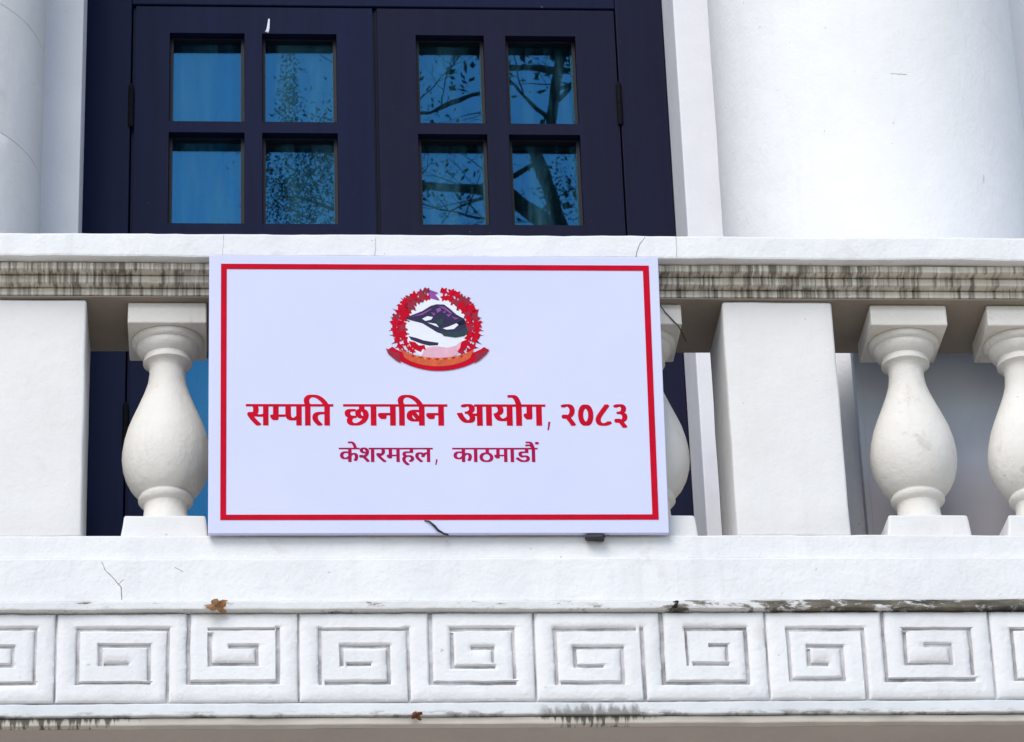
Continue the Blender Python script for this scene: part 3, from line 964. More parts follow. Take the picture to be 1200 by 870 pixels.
# lettering: outlines of the characters, one part for each word
GLYPH = {
    'स': (0.388, [[(0.337, 0.316), (0.337, 0), (0.291, 0), (0.291, 0.153), (0.257, 0.146), (0.218, 0.144), (0.167, 0.148), (0.122, 0.159), (0.096, 0.145), (0.108, 0.13), (0.122, 0.115), (0.136, 0.1), (0.151, 0.084), (0.167, 0.068), (0.184, 0.053), (0.201, 0.038), (0.218, 0.024), (0.187, -0.007), (0.127, 0.05), (0.076, 0.104), (0.042, 0.147), (0.026, 0.175), (0.023, 0.195), (0.032, 0.216), (0.037, 0.22), (0.043, 0.223), (0.051, 0.225), (0.06, 0.226), (0.085, 0.219), (0.104, 0.201), (0.11, 0.207), (0.114, 0.213), (0.118, 0.221), (0.12, 0.229), (0.125, 0.263), (0.122, 0.294), (0.115, 0.316), (0, 0.316), (0, 0.357), (0.397, 0.357), (0.397, 0.316)], [(0.212, 0.185), (0.253, 0.187), (0.291, 0.195), (0.291, 0.316), (0.161, 0.316), (0.168, 0.294), (0.171, 0.263), (0.166, 0.221), (0.15, 0.191), (0.166, 0.189), (0.181, 0.187), (0.196, 0.185)]]),
    'म': (0.344, [[(0.292, 0.316), (0.292, 0), (0.246, 0), (0.246, 0.144), (0.119, 0.144), (0.119, 0.122), (0.118, 0.114), (0.117, 0.106), (0.114, 0.1), (0.111, 0.095), (0.091, 0.087), (0.068, 0.094), (0.046, 0.112), (0.029, 0.136), (0.022, 0.16), (0.03, 0.177), (0.057, 0.184), (0.072, 0.184), (0.072, 0.316), (0, 0.316), (0, 0.357), (0.352, 0.357), (0.352, 0.316)], [(0.246, 0.316), (0.119, 0.316), (0.119, 0.184), (0.246, 0.184)]]),
    'प': (0.326, [[(0.275, 0.316), (0.275, 0), (0.229, 0), (0.229, 0.11), (0.192, 0.091), (0.182, 0.088), (0.171, 0.086), (0.159, 0.084), (0.146, 0.084), (0.135, 0.084), (0.124, 0.086), (0.114, 0.088), (0.104, 0.092), (0.095, 0.096), (0.087, 0.1), (0.08, 0.106), (0.074, 0.111), (0.067, 0.12), (0.061, 0.128), (0.056, 0.138), (0.052, 0.148), (0.049, 0.159), (0.047, 0.173), (0.046, 0.188), (0.045, 0.206), (0.045, 0.316), (0, 0.316), (0, 0.357), (0.335, 0.357), (0.335, 0.316)], [(0.229, 0.316), (0.092, 0.316), (0.092, 0.212), (0.094, 0.175), (0.099, 0.152), (0.109, 0.138), (0.117, 0.132), (0.126, 0.128), (0.138, 0.125), (0.151, 0.125), (0.162, 0.125), (0.173, 0.127), (0.184, 0.131), (0.194, 0.136), (0.229, 0.161)]]),
    'त': (0.327, [[(0.276, 0.316), (0.276, 0), (0.23, 0), (0.23, 0.188), (0.167, 0.188), (0.115, 0.185), (0.086, 0.172), (0.08, 0.165), (0.076, 0.157), (0.073, 0.148), (0.072, 0.136), (0.074, 0.122), (0.078, 0.108), (0.084, 0.095), (0.094, 0.082), (0.105, 0.068), (0.12, 0.054), (0.136, 0.039), (0.156, 0.023), (0.125, -0.007), (0.076, 0.039), (0.065, 0.051), (0.055, 0.062), (0.047, 0.074), (0.039, 0.087), (0.033, 0.099), (0.029, 0.112), (0.027, 0.125), (0.026, 0.139), (0.026, 0.149), (0.028, 0.158), (0.03, 0.167), (0.034, 0.175), (0.053, 0.202), (0.062, 0.208), (0.072, 0.214), (0.082, 0.219), (0.094, 0.223), (0.106, 0.225), (0.121, 0.228), (0.138, 0.229), (0.156, 0.229), (0.23, 0.229), (0.23, 0.316), (0, 0.316), (0, 0.357), (0.335, 0.357), (0.335, 0.316)]]),
    'छ': (0.403, [[(0.17, 0.04), (0.192, 0.041), (0.212, 0.045), (0.232, 0.05), (0.25, 0.058), (0.268, 0.068), (0.283, 0.08), (0.296, 0.093), (0.308, 0.107), (0.318, 0.123), (0.324, 0.141), (0.328, 0.159), (0.33, 0.178), (0.329, 0.191), (0.326, 0.203), (0.322, 0.213), (0.316, 0.223), (0.309, 0.231), (0.301, 0.236), (0.291, 0.24), (0.28, 0.241), (0.271, 0.24), (0.263, 0.238), (0.257, 0.235), (0.252, 0.23), (0.244, 0.206), (0.244, 0.197), (0.247, 0.188), (0.252, 0.18), (0.259, 0.173), (0.268, 0.166), (0.279, 0.16), (0.292, 0.154), (0.307, 0.15), (0.288, 0.114), (0.267, 0.121), (0.248, 0.13), (0.233, 0.14), (0.221, 0.151), (0.211, 0.163), (0.205, 0.176), (0.201, 0.19), (0.199, 0.204), (0.2, 0.218), (0.203, 0.23), (0.208, 0.241), (0.215, 0.252), (0.224, 0.26), (0.235, 0.268), (0.247, 0.273), (0.261, 0.276), (0.261, 0.316), (0, 0.316), (0, 0.357), (0.411, 0.357), (0.411, 0.316), (0.307, 0.316), (0.307, 0.274), (0.321, 0.269), (0.334, 0.262), (0.346, 0.253), (0.356, 0.242), (0.364, 0.229), (0.37, 0.214), (0.374, 0.197), (0.375, 0.177), (0.374, 0.16), (0.371, 0.144), (0.367, 0.128), (0.361, 0.112), (0.353, 0.097), (0.343, 0.082), (0.332, 0.068), (0.32, 0.055), (0.306, 0.043), (0.29, 0.032), (0.273, 0.023), (0.255, 0.015), (0.235, 0.008), (0.215, 0.004), (0.193, 0.001), (0.17, 0), (0.144, 0.001), (0.121, 0.006), (0.102, 0.013), (0.086, 0.024), (0.074, 0.037), (0.065, 0.051), (0.06, 0.067), (0.058, 0.084), (0.062, 0.109), (0.076, 0.133), (0.064, 0.139), (0.054, 0.146), (0.046, 0.154), (0.038, 0.163), (0.032, 0.173), (0.028, 0.183), (0.026, 0.194), (0.025, 0.206), (0.026, 0.222), (0.031, 0.237), (0.039, 0.249), (0.051, 0.259), (0.064, 0.267), (0.08, 0.273), (0.098, 0.276), (0.118, 0.277), (0.143, 0.276), (0.165, 0.272), (0.162, 0.232), (0.144, 0.236), (0.122, 0.238), (0.1, 0.236), (0.084, 0.229), (0.074, 0.217), (0.071, 0.201), (0.072, 0.193), (0.074, 0.186), (0.078, 0.18), (0.084, 0.175), (0.116, 0.161), (0.153, 0.167), (0.166, 0.166), (0.177, 0.165), (0.173, 0.125), (0.166, 0.125), (0.159, 0.125), (0.135, 0.123), (0.118, 0.115), (0.108, 0.103), (0.105, 0.085), (0.106, 0.074), (0.109, 0.065), (0.115, 0.057), (0.122, 0.051), (0.132, 0.046), (0.143, 0.043), (0.156, 0.041)]]),
    'ा': (0.149, [[(0.098, 0.316), (0.098, 0), (0.051, 0), (0.051, 0.316), (0, 0.316), (0, 0.357), (0.157, 0.357), (0.157, 0.316)]]),
    'न': (0.319, [[(0, 0.357), (0.327, 0.357), (0.327, 0.316), (0.268, 0.316), (0.268, 0), (0.221, 0), (0.221, 0.171), (0.117, 0.171), (0.117, 0.14), (0.109, 0.116), (0.088, 0.108), (0.081, 0.109), (0.074, 0.111), (0.066, 0.115), (0.059, 0.12), (0.032, 0.149), (0.027, 0.158), (0.024, 0.166), (0.022, 0.175), (0.021, 0.183), (0.029, 0.204), (0.034, 0.207), (0.04, 0.21), (0.047, 0.211), (0.056, 0.212), (0.221, 0.212), (0.221, 0.316), (0, 0.316)]]),
    'ब': (0.328, [[(0.336, 0.316), (0.277, 0.316), (0.277, 0), (0.23, 0), (0.23, 0.095), (0.193, 0.076), (0.181, 0.072), (0.168, 0.07), (0.154, 0.068), (0.138, 0.068), (0.123, 0.069), (0.108, 0.071), (0.094, 0.075), (0.081, 0.08), (0.069, 0.086), (0.058, 0.094), (0.049, 0.103), (0.041, 0.113), (0.034, 0.125), (0.03, 0.137), (0.027, 0.15), (0.026, 0.164), (0.029, 0.188), (0.035, 0.208), (0.046, 0.225), (0.061, 0.24), (0.08, 0.252), (0.101, 0.26), (0.125, 0.265), (0.152, 0.267), (0.172, 0.266), (0.194, 0.264), (0.212, 0.261), (0.209, 0.221), (0.183, 0.225), (0.154, 0.227), (0.132, 0.225), (0.21, 0.129), (0.23, 0.147), (0.23, 0.316), (0, 0.316), (0, 0.357), (0.336, 0.357)], [(0.073, 0.165), (0.074, 0.151), (0.078, 0.139), (0.084, 0.129), (0.092, 0.12), (0.102, 0.114), (0.114, 0.109), (0.126, 0.107), (0.139, 0.106), (0.159, 0.107), (0.177, 0.112), (0.096, 0.213), (0.086, 0.204), (0.079, 0.193), (0.074, 0.18)]]),
    'ि': (0.149, [[(0.051, 0.316), (0, 0.316), (0, 0.357), (0.046, 0.357), (0.035, 0.384), (0.03, 0.416), (0.033, 0.437), (0.039, 0.456), (0.049, 0.473), (0.064, 0.488), (0.082, 0.499), (0.103, 0.508), (0.126, 0.513), (0.153, 0.515), (0.192, 0.512), (0.229, 0.504), (0.264, 0.49), (0.296, 0.471), (0.327, 0.447), (0.355, 0.419), (0.381, 0.388), (0.404, 0.353), (0.356, 0.353), (0.311, 0.406), (0.264, 0.443), (0.214, 0.466), (0.163, 0.473), (0.144, 0.472), (0.127, 0.469), (0.112, 0.464), (0.1, 0.456), (0.09, 0.447), (0.083, 0.436), (0.078, 0.424), (0.077, 0.41), (0.082, 0.38), (0.095, 0.357), (0.157, 0.357), (0.157, 0.316), (0.098, 0.316), (0.098, 0), (0.051, 0)]]),
    'आ': (0.588, [[(0.27, 0.125), (0.268, 0.106), (0.263, 0.09), (0.255, 0.077), (0.244, 0.065), (0.23, 0.057), (0.215, 0.051), (0.198, 0.047), (0.179, 0.046), (0.155, 0.048), (0.133, 0.055), (0.111, 0.067), (0.091, 0.083), (0.072, 0.104), (0.053, 0.132), (0.035, 0.165), (0.017, 0.204), (0.057, 0.219), (0.07, 0.191), (0.083, 0.165), (0.097, 0.142), (0.111, 0.123), (0.126, 0.108), (0.141, 0.097), (0.158, 0.09), (0.175, 0.088), (0.186, 0.089), (0.195, 0.09), (0.203, 0.094), (0.211, 0.098), (0.217, 0.104), (0.221, 0.111), (0.224, 0.12), (0.225, 0.13), (0.224, 0.141), (0.222, 0.15), (0.218, 0.16), (0.213, 0.168), (0.183, 0.199), (0.149, 0.196), (0.146, 0.236), (0.165, 0.237), (0.18, 0.24), (0.192, 0.244), (0.202, 0.25), (0.209, 0.257), (0.214, 0.265), (0.217, 0.274), (0.218, 0.284), (0.217, 0.293), (0.215, 0.302), (0.211, 0.308), (0.205, 0.314), (0.198, 0.318), (0.19, 0.321), (0.182, 0.322), (0.173, 0.323), (0.135, 0.317), (0.098, 0.302), (0.084, 0.341), (0.121, 0.356), (0.132, 0.359), (0.145, 0.361), (0.157, 0.363), (0.171, 0.363), (0.192, 0.362), (0.211, 0.357), (0.227, 0.35), (0.24, 0.341), (0.25, 0.329), (0.258, 0.315), (0.262, 0.301), (0.264, 0.284), (0.261, 0.263), (0.254, 0.245), (0.242, 0.229), (0.225, 0.215), (0.237, 0.204), (0.279, 0.201), (0.312, 0.203), (0.341, 0.209), (0.341, 0.316), (0.299, 0.316), (0.299, 0.357), (0.596, 0.357), (0.596, 0.316), (0.536, 0.316), (0.536, 0), (0.49, 0), (0.49, 0.316), (0.388, 0.316), (0.388, 0), (0.341, 0), (0.341, 0.167), (0.314, 0.162), (0.286, 0.16), (0.261, 0.162), (0.265, 0.153), (0.268, 0.144), (0.269, 0.135)]]),
    'य': (0.333, [[(0.342, 0.357), (0.342, 0.316), (0.282, 0.316), (0.282, 0), (0.235, 0), (0.235, 0.103), (0.197, 0.084), (0.185, 0.081), (0.173, 0.078), (0.16, 0.076), (0.145, 0.076), (0.121, 0.078), (0.099, 0.085), (0.079, 0.095), (0.062, 0.111), (0.047, 0.129), (0.036, 0.151), (0.027, 0.175), (0.022, 0.203), (0.038, 0.207), (0.053, 0.212), (0.065, 0.217), (0.075, 0.224), (0.082, 0.231), (0.088, 0.24), (0.091, 0.251), (0.092, 0.262), (0.085, 0.292), (0.071, 0.316), (0, 0.316), (0, 0.357)], [(0.074, 0.173), (0.08, 0.16), (0.087, 0.148), (0.095, 0.139), (0.103, 0.131), (0.113, 0.125), (0.123, 0.12), (0.135, 0.117), (0.149, 0.117), (0.163, 0.117), (0.176, 0.12), (0.188, 0.123), (0.199, 0.129), (0.209, 0.135), (0.219, 0.142), (0.227, 0.149), (0.235, 0.157), (0.235, 0.316), (0.121, 0.316), (0.128, 0.301), (0.134, 0.286), (0.137, 0.271), (0.138, 0.256), (0.134, 0.227), (0.122, 0.204), (0.102, 0.186)]]),
    'ो': (0.149, [[(0.098, 0.316), (0.098, 0), (0.051, 0), (0.051, 0.316), (0, 0.316), (0, 0.357), (0.157, 0.357), (0.157, 0.316)], [(0.052, 0.353), (0.046, 0.375), (0.04, 0.394), (0.034, 0.41), (0.028, 0.425), (0.022, 0.437), (0.015, 0.447), (0.009, 0.455), (0.002, 0.462), (-0.006, 0.467), (-0.014, 0.47), (-0.023, 0.472), (-0.032, 0.473), (-0.055, 0.47), (-0.072, 0.465), (-0.086, 0.507), (-0.074, 0.51), (-0.062, 0.513), (-0.048, 0.514), (-0.034, 0.515), (-0.019, 0.514), (-0.005, 0.511), (0.008, 0.506), (0.02, 0.5), (0.031, 0.491), (0.041, 0.48), (0.051, 0.466), (0.061, 0.45), (0.07, 0.431), (0.078, 0.408), (0.087, 0.382), (0.095, 0.353)]]),
    'ग': (0.323, [[(0.119, 0.316), (0.119, 0.134), (0.112, 0.111), (0.092, 0.102), (0.084, 0.103), (0.077, 0.105), (0.069, 0.109), (0.061, 0.114), (0.034, 0.144), (0.03, 0.152), (0.026, 0.161), (0.024, 0.169), (0.024, 0.177), (0.031, 0.198), (0.036, 0.202), (0.042, 0.204), (0.05, 0.206), (0.059, 0.206), (0.073, 0.206), (0.073, 0.316), (0, 0.316), (0, 0.357), (0.332, 0.357), (0.332, 0.316), (0.272, 0.316), (0.272, 0), (0.226, 0), (0.226, 0.316)]]),
    ',': (0.154, [[(0.026, -0.074), (0.043, -0.002), (0.055, 0.067), (0.11, 0.067), (0.114, 0.06), (0.093, -0.006), (0.065, -0.074)]]),
    '२': (0.317, [[(0.274, 0.019), (0.237, -0.007), (0.211, 0.032), (0.185, 0.066), (0.161, 0.095), (0.137, 0.119), (0.107, 0.117), (0.098, 0.118), (0.089, 0.12), (0.081, 0.123), (0.074, 0.127), (0.067, 0.133), (0.063, 0.139), (0.061, 0.147), (0.06, 0.155), (0.06, 0.163), (0.062, 0.17), (0.066, 0.176), (0.07, 0.18), (0.096, 0.189), (0.118, 0.184), (0.146, 0.167), (0.158, 0.172), (0.169, 0.179), (0.18, 0.188), (0.189, 0.198), (0.197, 0.21), (0.202, 0.224), (0.206, 0.238), (0.207, 0.254), (0.206, 0.27), (0.202, 0.284), (0.196, 0.295), (0.188, 0.305), (0.178, 0.313), (0.167, 0.318), (0.154, 0.321), (0.14, 0.322), (0.102, 0.318), (0.063, 0.302), (0.048, 0.342), (0.059, 0.347), (0.07, 0.351), (0.082, 0.355), (0.093, 0.358), (0.142, 0.363), (0.157, 0.362), (0.172, 0.36), (0.186, 0.356), (0.199, 0.351), (0.211, 0.344), (0.222, 0.336), (0.231, 0.326), (0.24, 0.314), (0.246, 0.301), (0.251, 0.287), (0.254, 0.271), (0.254, 0.253), (0.253, 0.233), (0.249, 0.215), (0.243, 0.198), (0.234, 0.182), (0.224, 0.167), (0.211, 0.154), (0.197, 0.143), (0.182, 0.134), (0.194, 0.121), (0.207, 0.107), (0.22, 0.092), (0.232, 0.076)]]),
    '०': (0.317, [[(0.158, 0.07), (0.142, 0.07), (0.126, 0.073), (0.112, 0.078), (0.099, 0.084), (0.086, 0.092), (0.075, 0.102), (0.066, 0.113), (0.058, 0.125), (0.051, 0.138), (0.047, 0.153), (0.044, 0.168), (0.043, 0.184), (0.044, 0.201), (0.047, 0.216), (0.051, 0.231), (0.058, 0.244), (0.066, 0.256), (0.075, 0.267), (0.086, 0.276), (0.098, 0.284), (0.112, 0.29), (0.126, 0.295), (0.141, 0.298), (0.157, 0.299), (0.174, 0.298), (0.189, 0.295), (0.204, 0.29), (0.217, 0.284), (0.23, 0.276), (0.241, 0.267), (0.25, 0.256), (0.258, 0.243), (0.265, 0.23), (0.27, 0.215), (0.272, 0.2), (0.273, 0.183), (0.272, 0.167), (0.27, 0.152), (0.265, 0.137), (0.259, 0.124), (0.251, 0.112), (0.241, 0.101), (0.23, 0.092), (0.218, 0.084), (0.204, 0.078), (0.19, 0.073), (0.174, 0.07)], [(0.157, 0.11), (0.171, 0.112), (0.185, 0.116), (0.196, 0.122), (0.207, 0.132), (0.215, 0.143), (0.221, 0.156), (0.225, 0.17), (0.226, 0.185), (0.225, 0.201), (0.222, 0.215), (0.216, 0.227), (0.208, 0.238), (0.198, 0.247), (0.187, 0.253), (0.174, 0.257), (0.159, 0.258), (0.145, 0.257), (0.132, 0.253), (0.12, 0.246), (0.11, 0.237), (0.101, 0.225), (0.095, 0.213), (0.091, 0.198), (0.09, 0.183), (0.091, 0.167), (0.095, 0.154), (0.101, 0.141), (0.109, 0.13), (0.118, 0.122), (0.13, 0.115), (0.143, 0.112)]]),
    '८': (0.317, [[(0.157, 0), (0.142, 0.001), (0.128, 0.003), (0.114, 0.006), (0.101, 0.01), (0.088, 0.016), (0.077, 0.024), (0.067, 0.032), (0.058, 0.043), (0.051, 0.054), (0.046, 0.067), (0.042, 0.082), (0.041, 0.098), (0.047, 0.134), (0.066, 0.173), (0.103, 0.223), (0.219, 0.363), (0.255, 0.333), (0.134, 0.186), (0.122, 0.171), (0.112, 0.158), (0.104, 0.146), (0.098, 0.135), (0.094, 0.126), (0.091, 0.116), (0.089, 0.106), (0.088, 0.096), (0.09, 0.083), (0.093, 0.071), (0.099, 0.062), (0.107, 0.055), (0.117, 0.049), (0.129, 0.046), (0.141, 0.043), (0.154, 0.043), (0.168, 0.043), (0.183, 0.045), (0.197, 0.048), (0.21, 0.052), (0.224, 0.058), (0.238, 0.064), (0.252, 0.072), (0.267, 0.082), (0.288, 0.039), (0.274, 0.032), (0.26, 0.024), (0.245, 0.018), (0.229, 0.012), (0.213, 0.007), (0.195, 0.003), (0.176, 0.001)]]),
    '३': (0.317, [[(0.052, 0.341), (0.089, 0.356), (0.101, 0.359), (0.114, 0.361), (0.128, 0.363), (0.142, 0.363), (0.164, 0.362), (0.183, 0.358), (0.2, 0.351), (0.214, 0.342), (0.225, 0.331), (0.233, 0.318), (0.238, 0.303), (0.24, 0.286), (0.237, 0.266), (0.231, 0.248), (0.22, 0.233), (0.206, 0.221), (0.218, 0.215), (0.229, 0.208), (0.239, 0.2), (0.246, 0.191), (0.251, 0.181), (0.255, 0.17), (0.258, 0.159), (0.258, 0.148), (0.257, 0.133), (0.254, 0.12), (0.248, 0.108), (0.24, 0.096), (0.23, 0.086), (0.218, 0.077), (0.205, 0.069), (0.189, 0.062), (0.223, 0.025), (0.254, -0.014), (0.217, -0.038), (0.179, 0.013), (0.146, 0.052), (0.111, 0.05), (0.101, 0.051), (0.093, 0.052), (0.085, 0.056), (0.078, 0.06), (0.072, 0.065), (0.067, 0.072), (0.065, 0.079), (0.064, 0.087), (0.064, 0.095), (0.066, 0.102), (0.07, 0.108), (0.074, 0.113), (0.101, 0.122), (0.125, 0.117), (0.157, 0.096), (0.17, 0.099), (0.181, 0.103), (0.19, 0.109), (0.198, 0.115), (0.204, 0.122), (0.208, 0.13), (0.21, 0.139), (0.211, 0.149), (0.21, 0.159), (0.207, 0.168), (0.202, 0.176), (0.196, 0.183), (0.187, 0.189), (0.177, 0.194), (0.165, 0.197), (0.152, 0.199), (0.111, 0.195), (0.109, 0.236), (0.125, 0.236), (0.139, 0.238), (0.151, 0.239), (0.161, 0.242), (0.17, 0.245), (0.177, 0.249), (0.183, 0.254), (0.187, 0.259), (0.194, 0.284), (0.193, 0.294), (0.191, 0.302), (0.186, 0.308), (0.18, 0.314), (0.173, 0.318), (0.165, 0.321), (0.155, 0.322), (0.145, 0.323), (0.106, 0.317), (0.066, 0.302)]]),
    'क': (0.438, [[(0.446, 0.316), (0.26, 0.316), (0.26, 0.2), (0.274, 0.213), (0.29, 0.222), (0.308, 0.227), (0.327, 0.229), (0.345, 0.228), (0.361, 0.223), (0.375, 0.216), (0.388, 0.205), (0.398, 0.192), (0.405, 0.176), (0.41, 0.158), (0.411, 0.137), (0.411, 0.124), (0.409, 0.11), (0.406, 0.096), (0.403, 0.081), (0.398, 0.066), (0.391, 0.051), (0.383, 0.037), (0.374, 0.022), (0.333, 0.046), (0.339, 0.055), (0.346, 0.066), (0.351, 0.077), (0.356, 0.088), (0.36, 0.1), (0.363, 0.112), (0.365, 0.124), (0.365, 0.136), (0.365, 0.149), (0.363, 0.16), (0.359, 0.169), (0.354, 0.176), (0.348, 0.182), (0.341, 0.186), (0.332, 0.189), (0.323, 0.19), (0.307, 0.187), (0.291, 0.179), (0.276, 0.166), (0.26, 0.148), (0.26, 0), (0.213, 0), (0.213, 0.1), (0.179, 0.078), (0.168, 0.074), (0.156, 0.07), (0.144, 0.068), (0.13, 0.068), (0.117, 0.068), (0.104, 0.071), (0.091, 0.074), (0.079, 0.079), (0.068, 0.085), (0.058, 0.092), (0.049, 0.101), (0.041, 0.112), (0.034, 0.123), (0.03, 0.136), (0.027, 0.151), (0.026, 0.167), (0.028, 0.188), (0.034, 0.208), (0.044, 0.225), (0.058, 0.24), (0.075, 0.251), (0.094, 0.26), (0.116, 0.265), (0.14, 0.267), (0.17, 0.265), (0.195, 0.261), (0.191, 0.219), (0.168, 0.223), (0.143, 0.225), (0.127, 0.224), (0.113, 0.221), (0.101, 0.216), (0.091, 0.21), (0.083, 0.201), (0.078, 0.192), (0.074, 0.18), (0.073, 0.168), (0.074, 0.153), (0.077, 0.141), (0.083, 0.131), (0.09, 0.123), (0.1, 0.116), (0.109, 0.112), (0.12, 0.109), (0.131, 0.108), (0.143, 0.109), (0.155, 0.111), (0.166, 0.115), (0.176, 0.12), (0.213, 0.149), (0.213, 0.316), (0, 0.316), (0, 0.357), (0.446, 0.357)]]),
    'े': (0, [[(-0.097, 0.353), (-0.103, 0.375), (-0.109, 0.394), (-0.115, 0.41), (-0.121, 0.425), (-0.127, 0.437), (-0.133, 0.447), (-0.14, 0.455), (-0.147, 0.462), (-0.155, 0.467), (-0.163, 0.47), (-0.171, 0.472), (-0.181, 0.473), (-0.203, 0.47), (-0.221, 0.465), (-0.235, 0.507), (-0.223, 0.51), (-0.211, 0.513), (-0.197, 0.514), (-0.183, 0.515), (-0.168, 0.514), (-0.154, 0.511), (-0.141, 0.506), (-0.129, 0.5), (-0.118, 0.491), (-0.107, 0.48), (-0.098, 0.466), (-0.088, 0.45), (-0.079, 0.431), (-0.071, 0.408), (-0.062, 0.382), (-0.054, 0.353)]]),
    'श': (0.391, [[(0.07, 0.109), (0.06, 0.109), (0.052, 0.111), (0.044, 0.114), (0.036, 0.119), (0.031, 0.124), (0.026, 0.131), (0.024, 0.138), (0.023, 0.146), (0.024, 0.154), (0.026, 0.161), (0.029, 0.167), (0.033, 0.172), (0.06, 0.18), (0.081, 0.176), (0.11, 0.159), (0.123, 0.164), (0.136, 0.172), (0.147, 0.181), (0.157, 0.192), (0.165, 0.206), (0.171, 0.22), (0.174, 0.237), (0.175, 0.254), (0.174, 0.27), (0.171, 0.283), (0.166, 0.295), (0.158, 0.306), (0.149, 0.314), (0.139, 0.32), (0.127, 0.324), (0.114, 0.325), (0.088, 0.317), (0.079, 0.296), (0.085, 0.278), (0.107, 0.261), (0.116, 0.258), (0.127, 0.255), (0.14, 0.254), (0.155, 0.253), (0.145, 0.213), (0.12, 0.216), (0.098, 0.221), (0.08, 0.229), (0.065, 0.24), (0.053, 0.252), (0.045, 0.266), (0.04, 0.281), (0.038, 0.297), (0.039, 0.311), (0.043, 0.324), (0.049, 0.335), (0.058, 0.345), (0.07, 0.353), (0.083, 0.358), (0.099, 0.362), (0.117, 0.363), (0.13, 0.362), (0.143, 0.36), (0.156, 0.356), (0.168, 0.351), (0.179, 0.344), (0.189, 0.335), (0.198, 0.325), (0.206, 0.314), (0.212, 0.301), (0.217, 0.286), (0.22, 0.27), (0.221, 0.253), (0.219, 0.233), (0.216, 0.215), (0.209, 0.197), (0.201, 0.179), (0.19, 0.164), (0.177, 0.15), (0.162, 0.137), (0.146, 0.127), (0.159, 0.115), (0.171, 0.103), (0.184, 0.091), (0.196, 0.077), (0.238, 0.025), (0.201, -0.001), (0.187, 0.019), (0.173, 0.037), (0.16, 0.053), (0.148, 0.067), (0.136, 0.08), (0.125, 0.092), (0.114, 0.102), (0.103, 0.111)], [(0.339, 0.316), (0.339, 0), (0.293, 0), (0.293, 0.316), (0.242, 0.316), (0.242, 0.357), (0.399, 0.357), (0.399, 0.316)]]),
    'र': (0.235, [[(0.227, 0.024), (0.196, -0.007), (0.132, 0.05), (0.079, 0.104), (0.043, 0.147), (0.027, 0.175), (0.023, 0.195), (0.032, 0.216), (0.037, 0.22), (0.043, 0.223), (0.051, 0.225), (0.06, 0.226), (0.085, 0.219), (0.104, 0.2), (0.114, 0.207), (0.123, 0.213), (0.131, 0.221), (0.137, 0.229), (0.141, 0.238), (0.144, 0.248), (0.146, 0.258), (0.147, 0.269), (0.144, 0.295), (0.137, 0.316), (0, 0.316), (0, 0.357), (0.244, 0.357), (0.244, 0.316), (0.184, 0.316), (0.188, 0.306), (0.191, 0.293), (0.192, 0.279), (0.193, 0.263), (0.192, 0.248), (0.19, 0.234), (0.186, 0.221), (0.18, 0.21), (0.173, 0.199), (0.165, 0.189), (0.156, 0.181), (0.146, 0.173), (0.135, 0.165), (0.122, 0.158), (0.11, 0.152), (0.096, 0.146), (0.109, 0.131), (0.124, 0.116), (0.139, 0.1), (0.156, 0.084), (0.173, 0.068), (0.191, 0.053), (0.209, 0.038)]]),
    'ह': (0.305, [[(0.184, 0.04), (0.218, 0.056), (0.224, 0.062), (0.228, 0.069), (0.231, 0.076), (0.231, 0.085), (0.23, 0.095), (0.227, 0.104), (0.222, 0.112), (0.215, 0.119), (0.205, 0.125), (0.193, 0.128), (0.178, 0.131), (0.161, 0.132), (0.142, 0.131), (0.126, 0.127), (0.112, 0.122), (0.1, 0.115), (0.091, 0.106), (0.085, 0.096), (0.081, 0.084), (0.079, 0.071), (0.086, 0.037), (0.09, 0.028), (0.096, 0.019), (0.104, 0.01), (0.113, 0), (0.124, -0.011), (0.138, -0.023), (0.155, -0.037), (0.173, -0.051), (0.142, -0.082), (0.118, -0.061), (0.096, -0.042), (0.077, -0.023), (0.062, -0.005), (0.049, 0.013), (0.04, 0.033), (0.035, 0.053), (0.033, 0.075), (0.034, 0.085), (0.036, 0.095), (0.038, 0.105), (0.042, 0.113), (0.066, 0.142), (0.047, 0.168), (0.044, 0.175), (0.042, 0.184), (0.04, 0.193), (0.04, 0.202), (0.045, 0.23), (0.061, 0.249), (0.091, 0.263), (0.132, 0.267), (0.207, 0.267), (0.207, 0.316), (0, 0.316), (0, 0.357), (0.314, 0.357), (0.314, 0.316), (0.254, 0.316), (0.254, 0.226), (0.132, 0.226), (0.107, 0.225), (0.094, 0.219), (0.086, 0.199), (0.091, 0.179), (0.105, 0.163), (0.119, 0.167), (0.133, 0.17), (0.148, 0.172), (0.163, 0.172), (0.182, 0.172), (0.199, 0.169), (0.214, 0.166), (0.228, 0.16), (0.239, 0.154), (0.249, 0.146), (0.258, 0.138), (0.265, 0.129), (0.27, 0.119), (0.273, 0.109), (0.276, 0.099), (0.276, 0.088), (0.275, 0.072), (0.271, 0.057), (0.265, 0.044), (0.257, 0.033), (0.246, 0.023), (0.233, 0.014), (0.217, 0.007), (0.2, 0.001)]]),
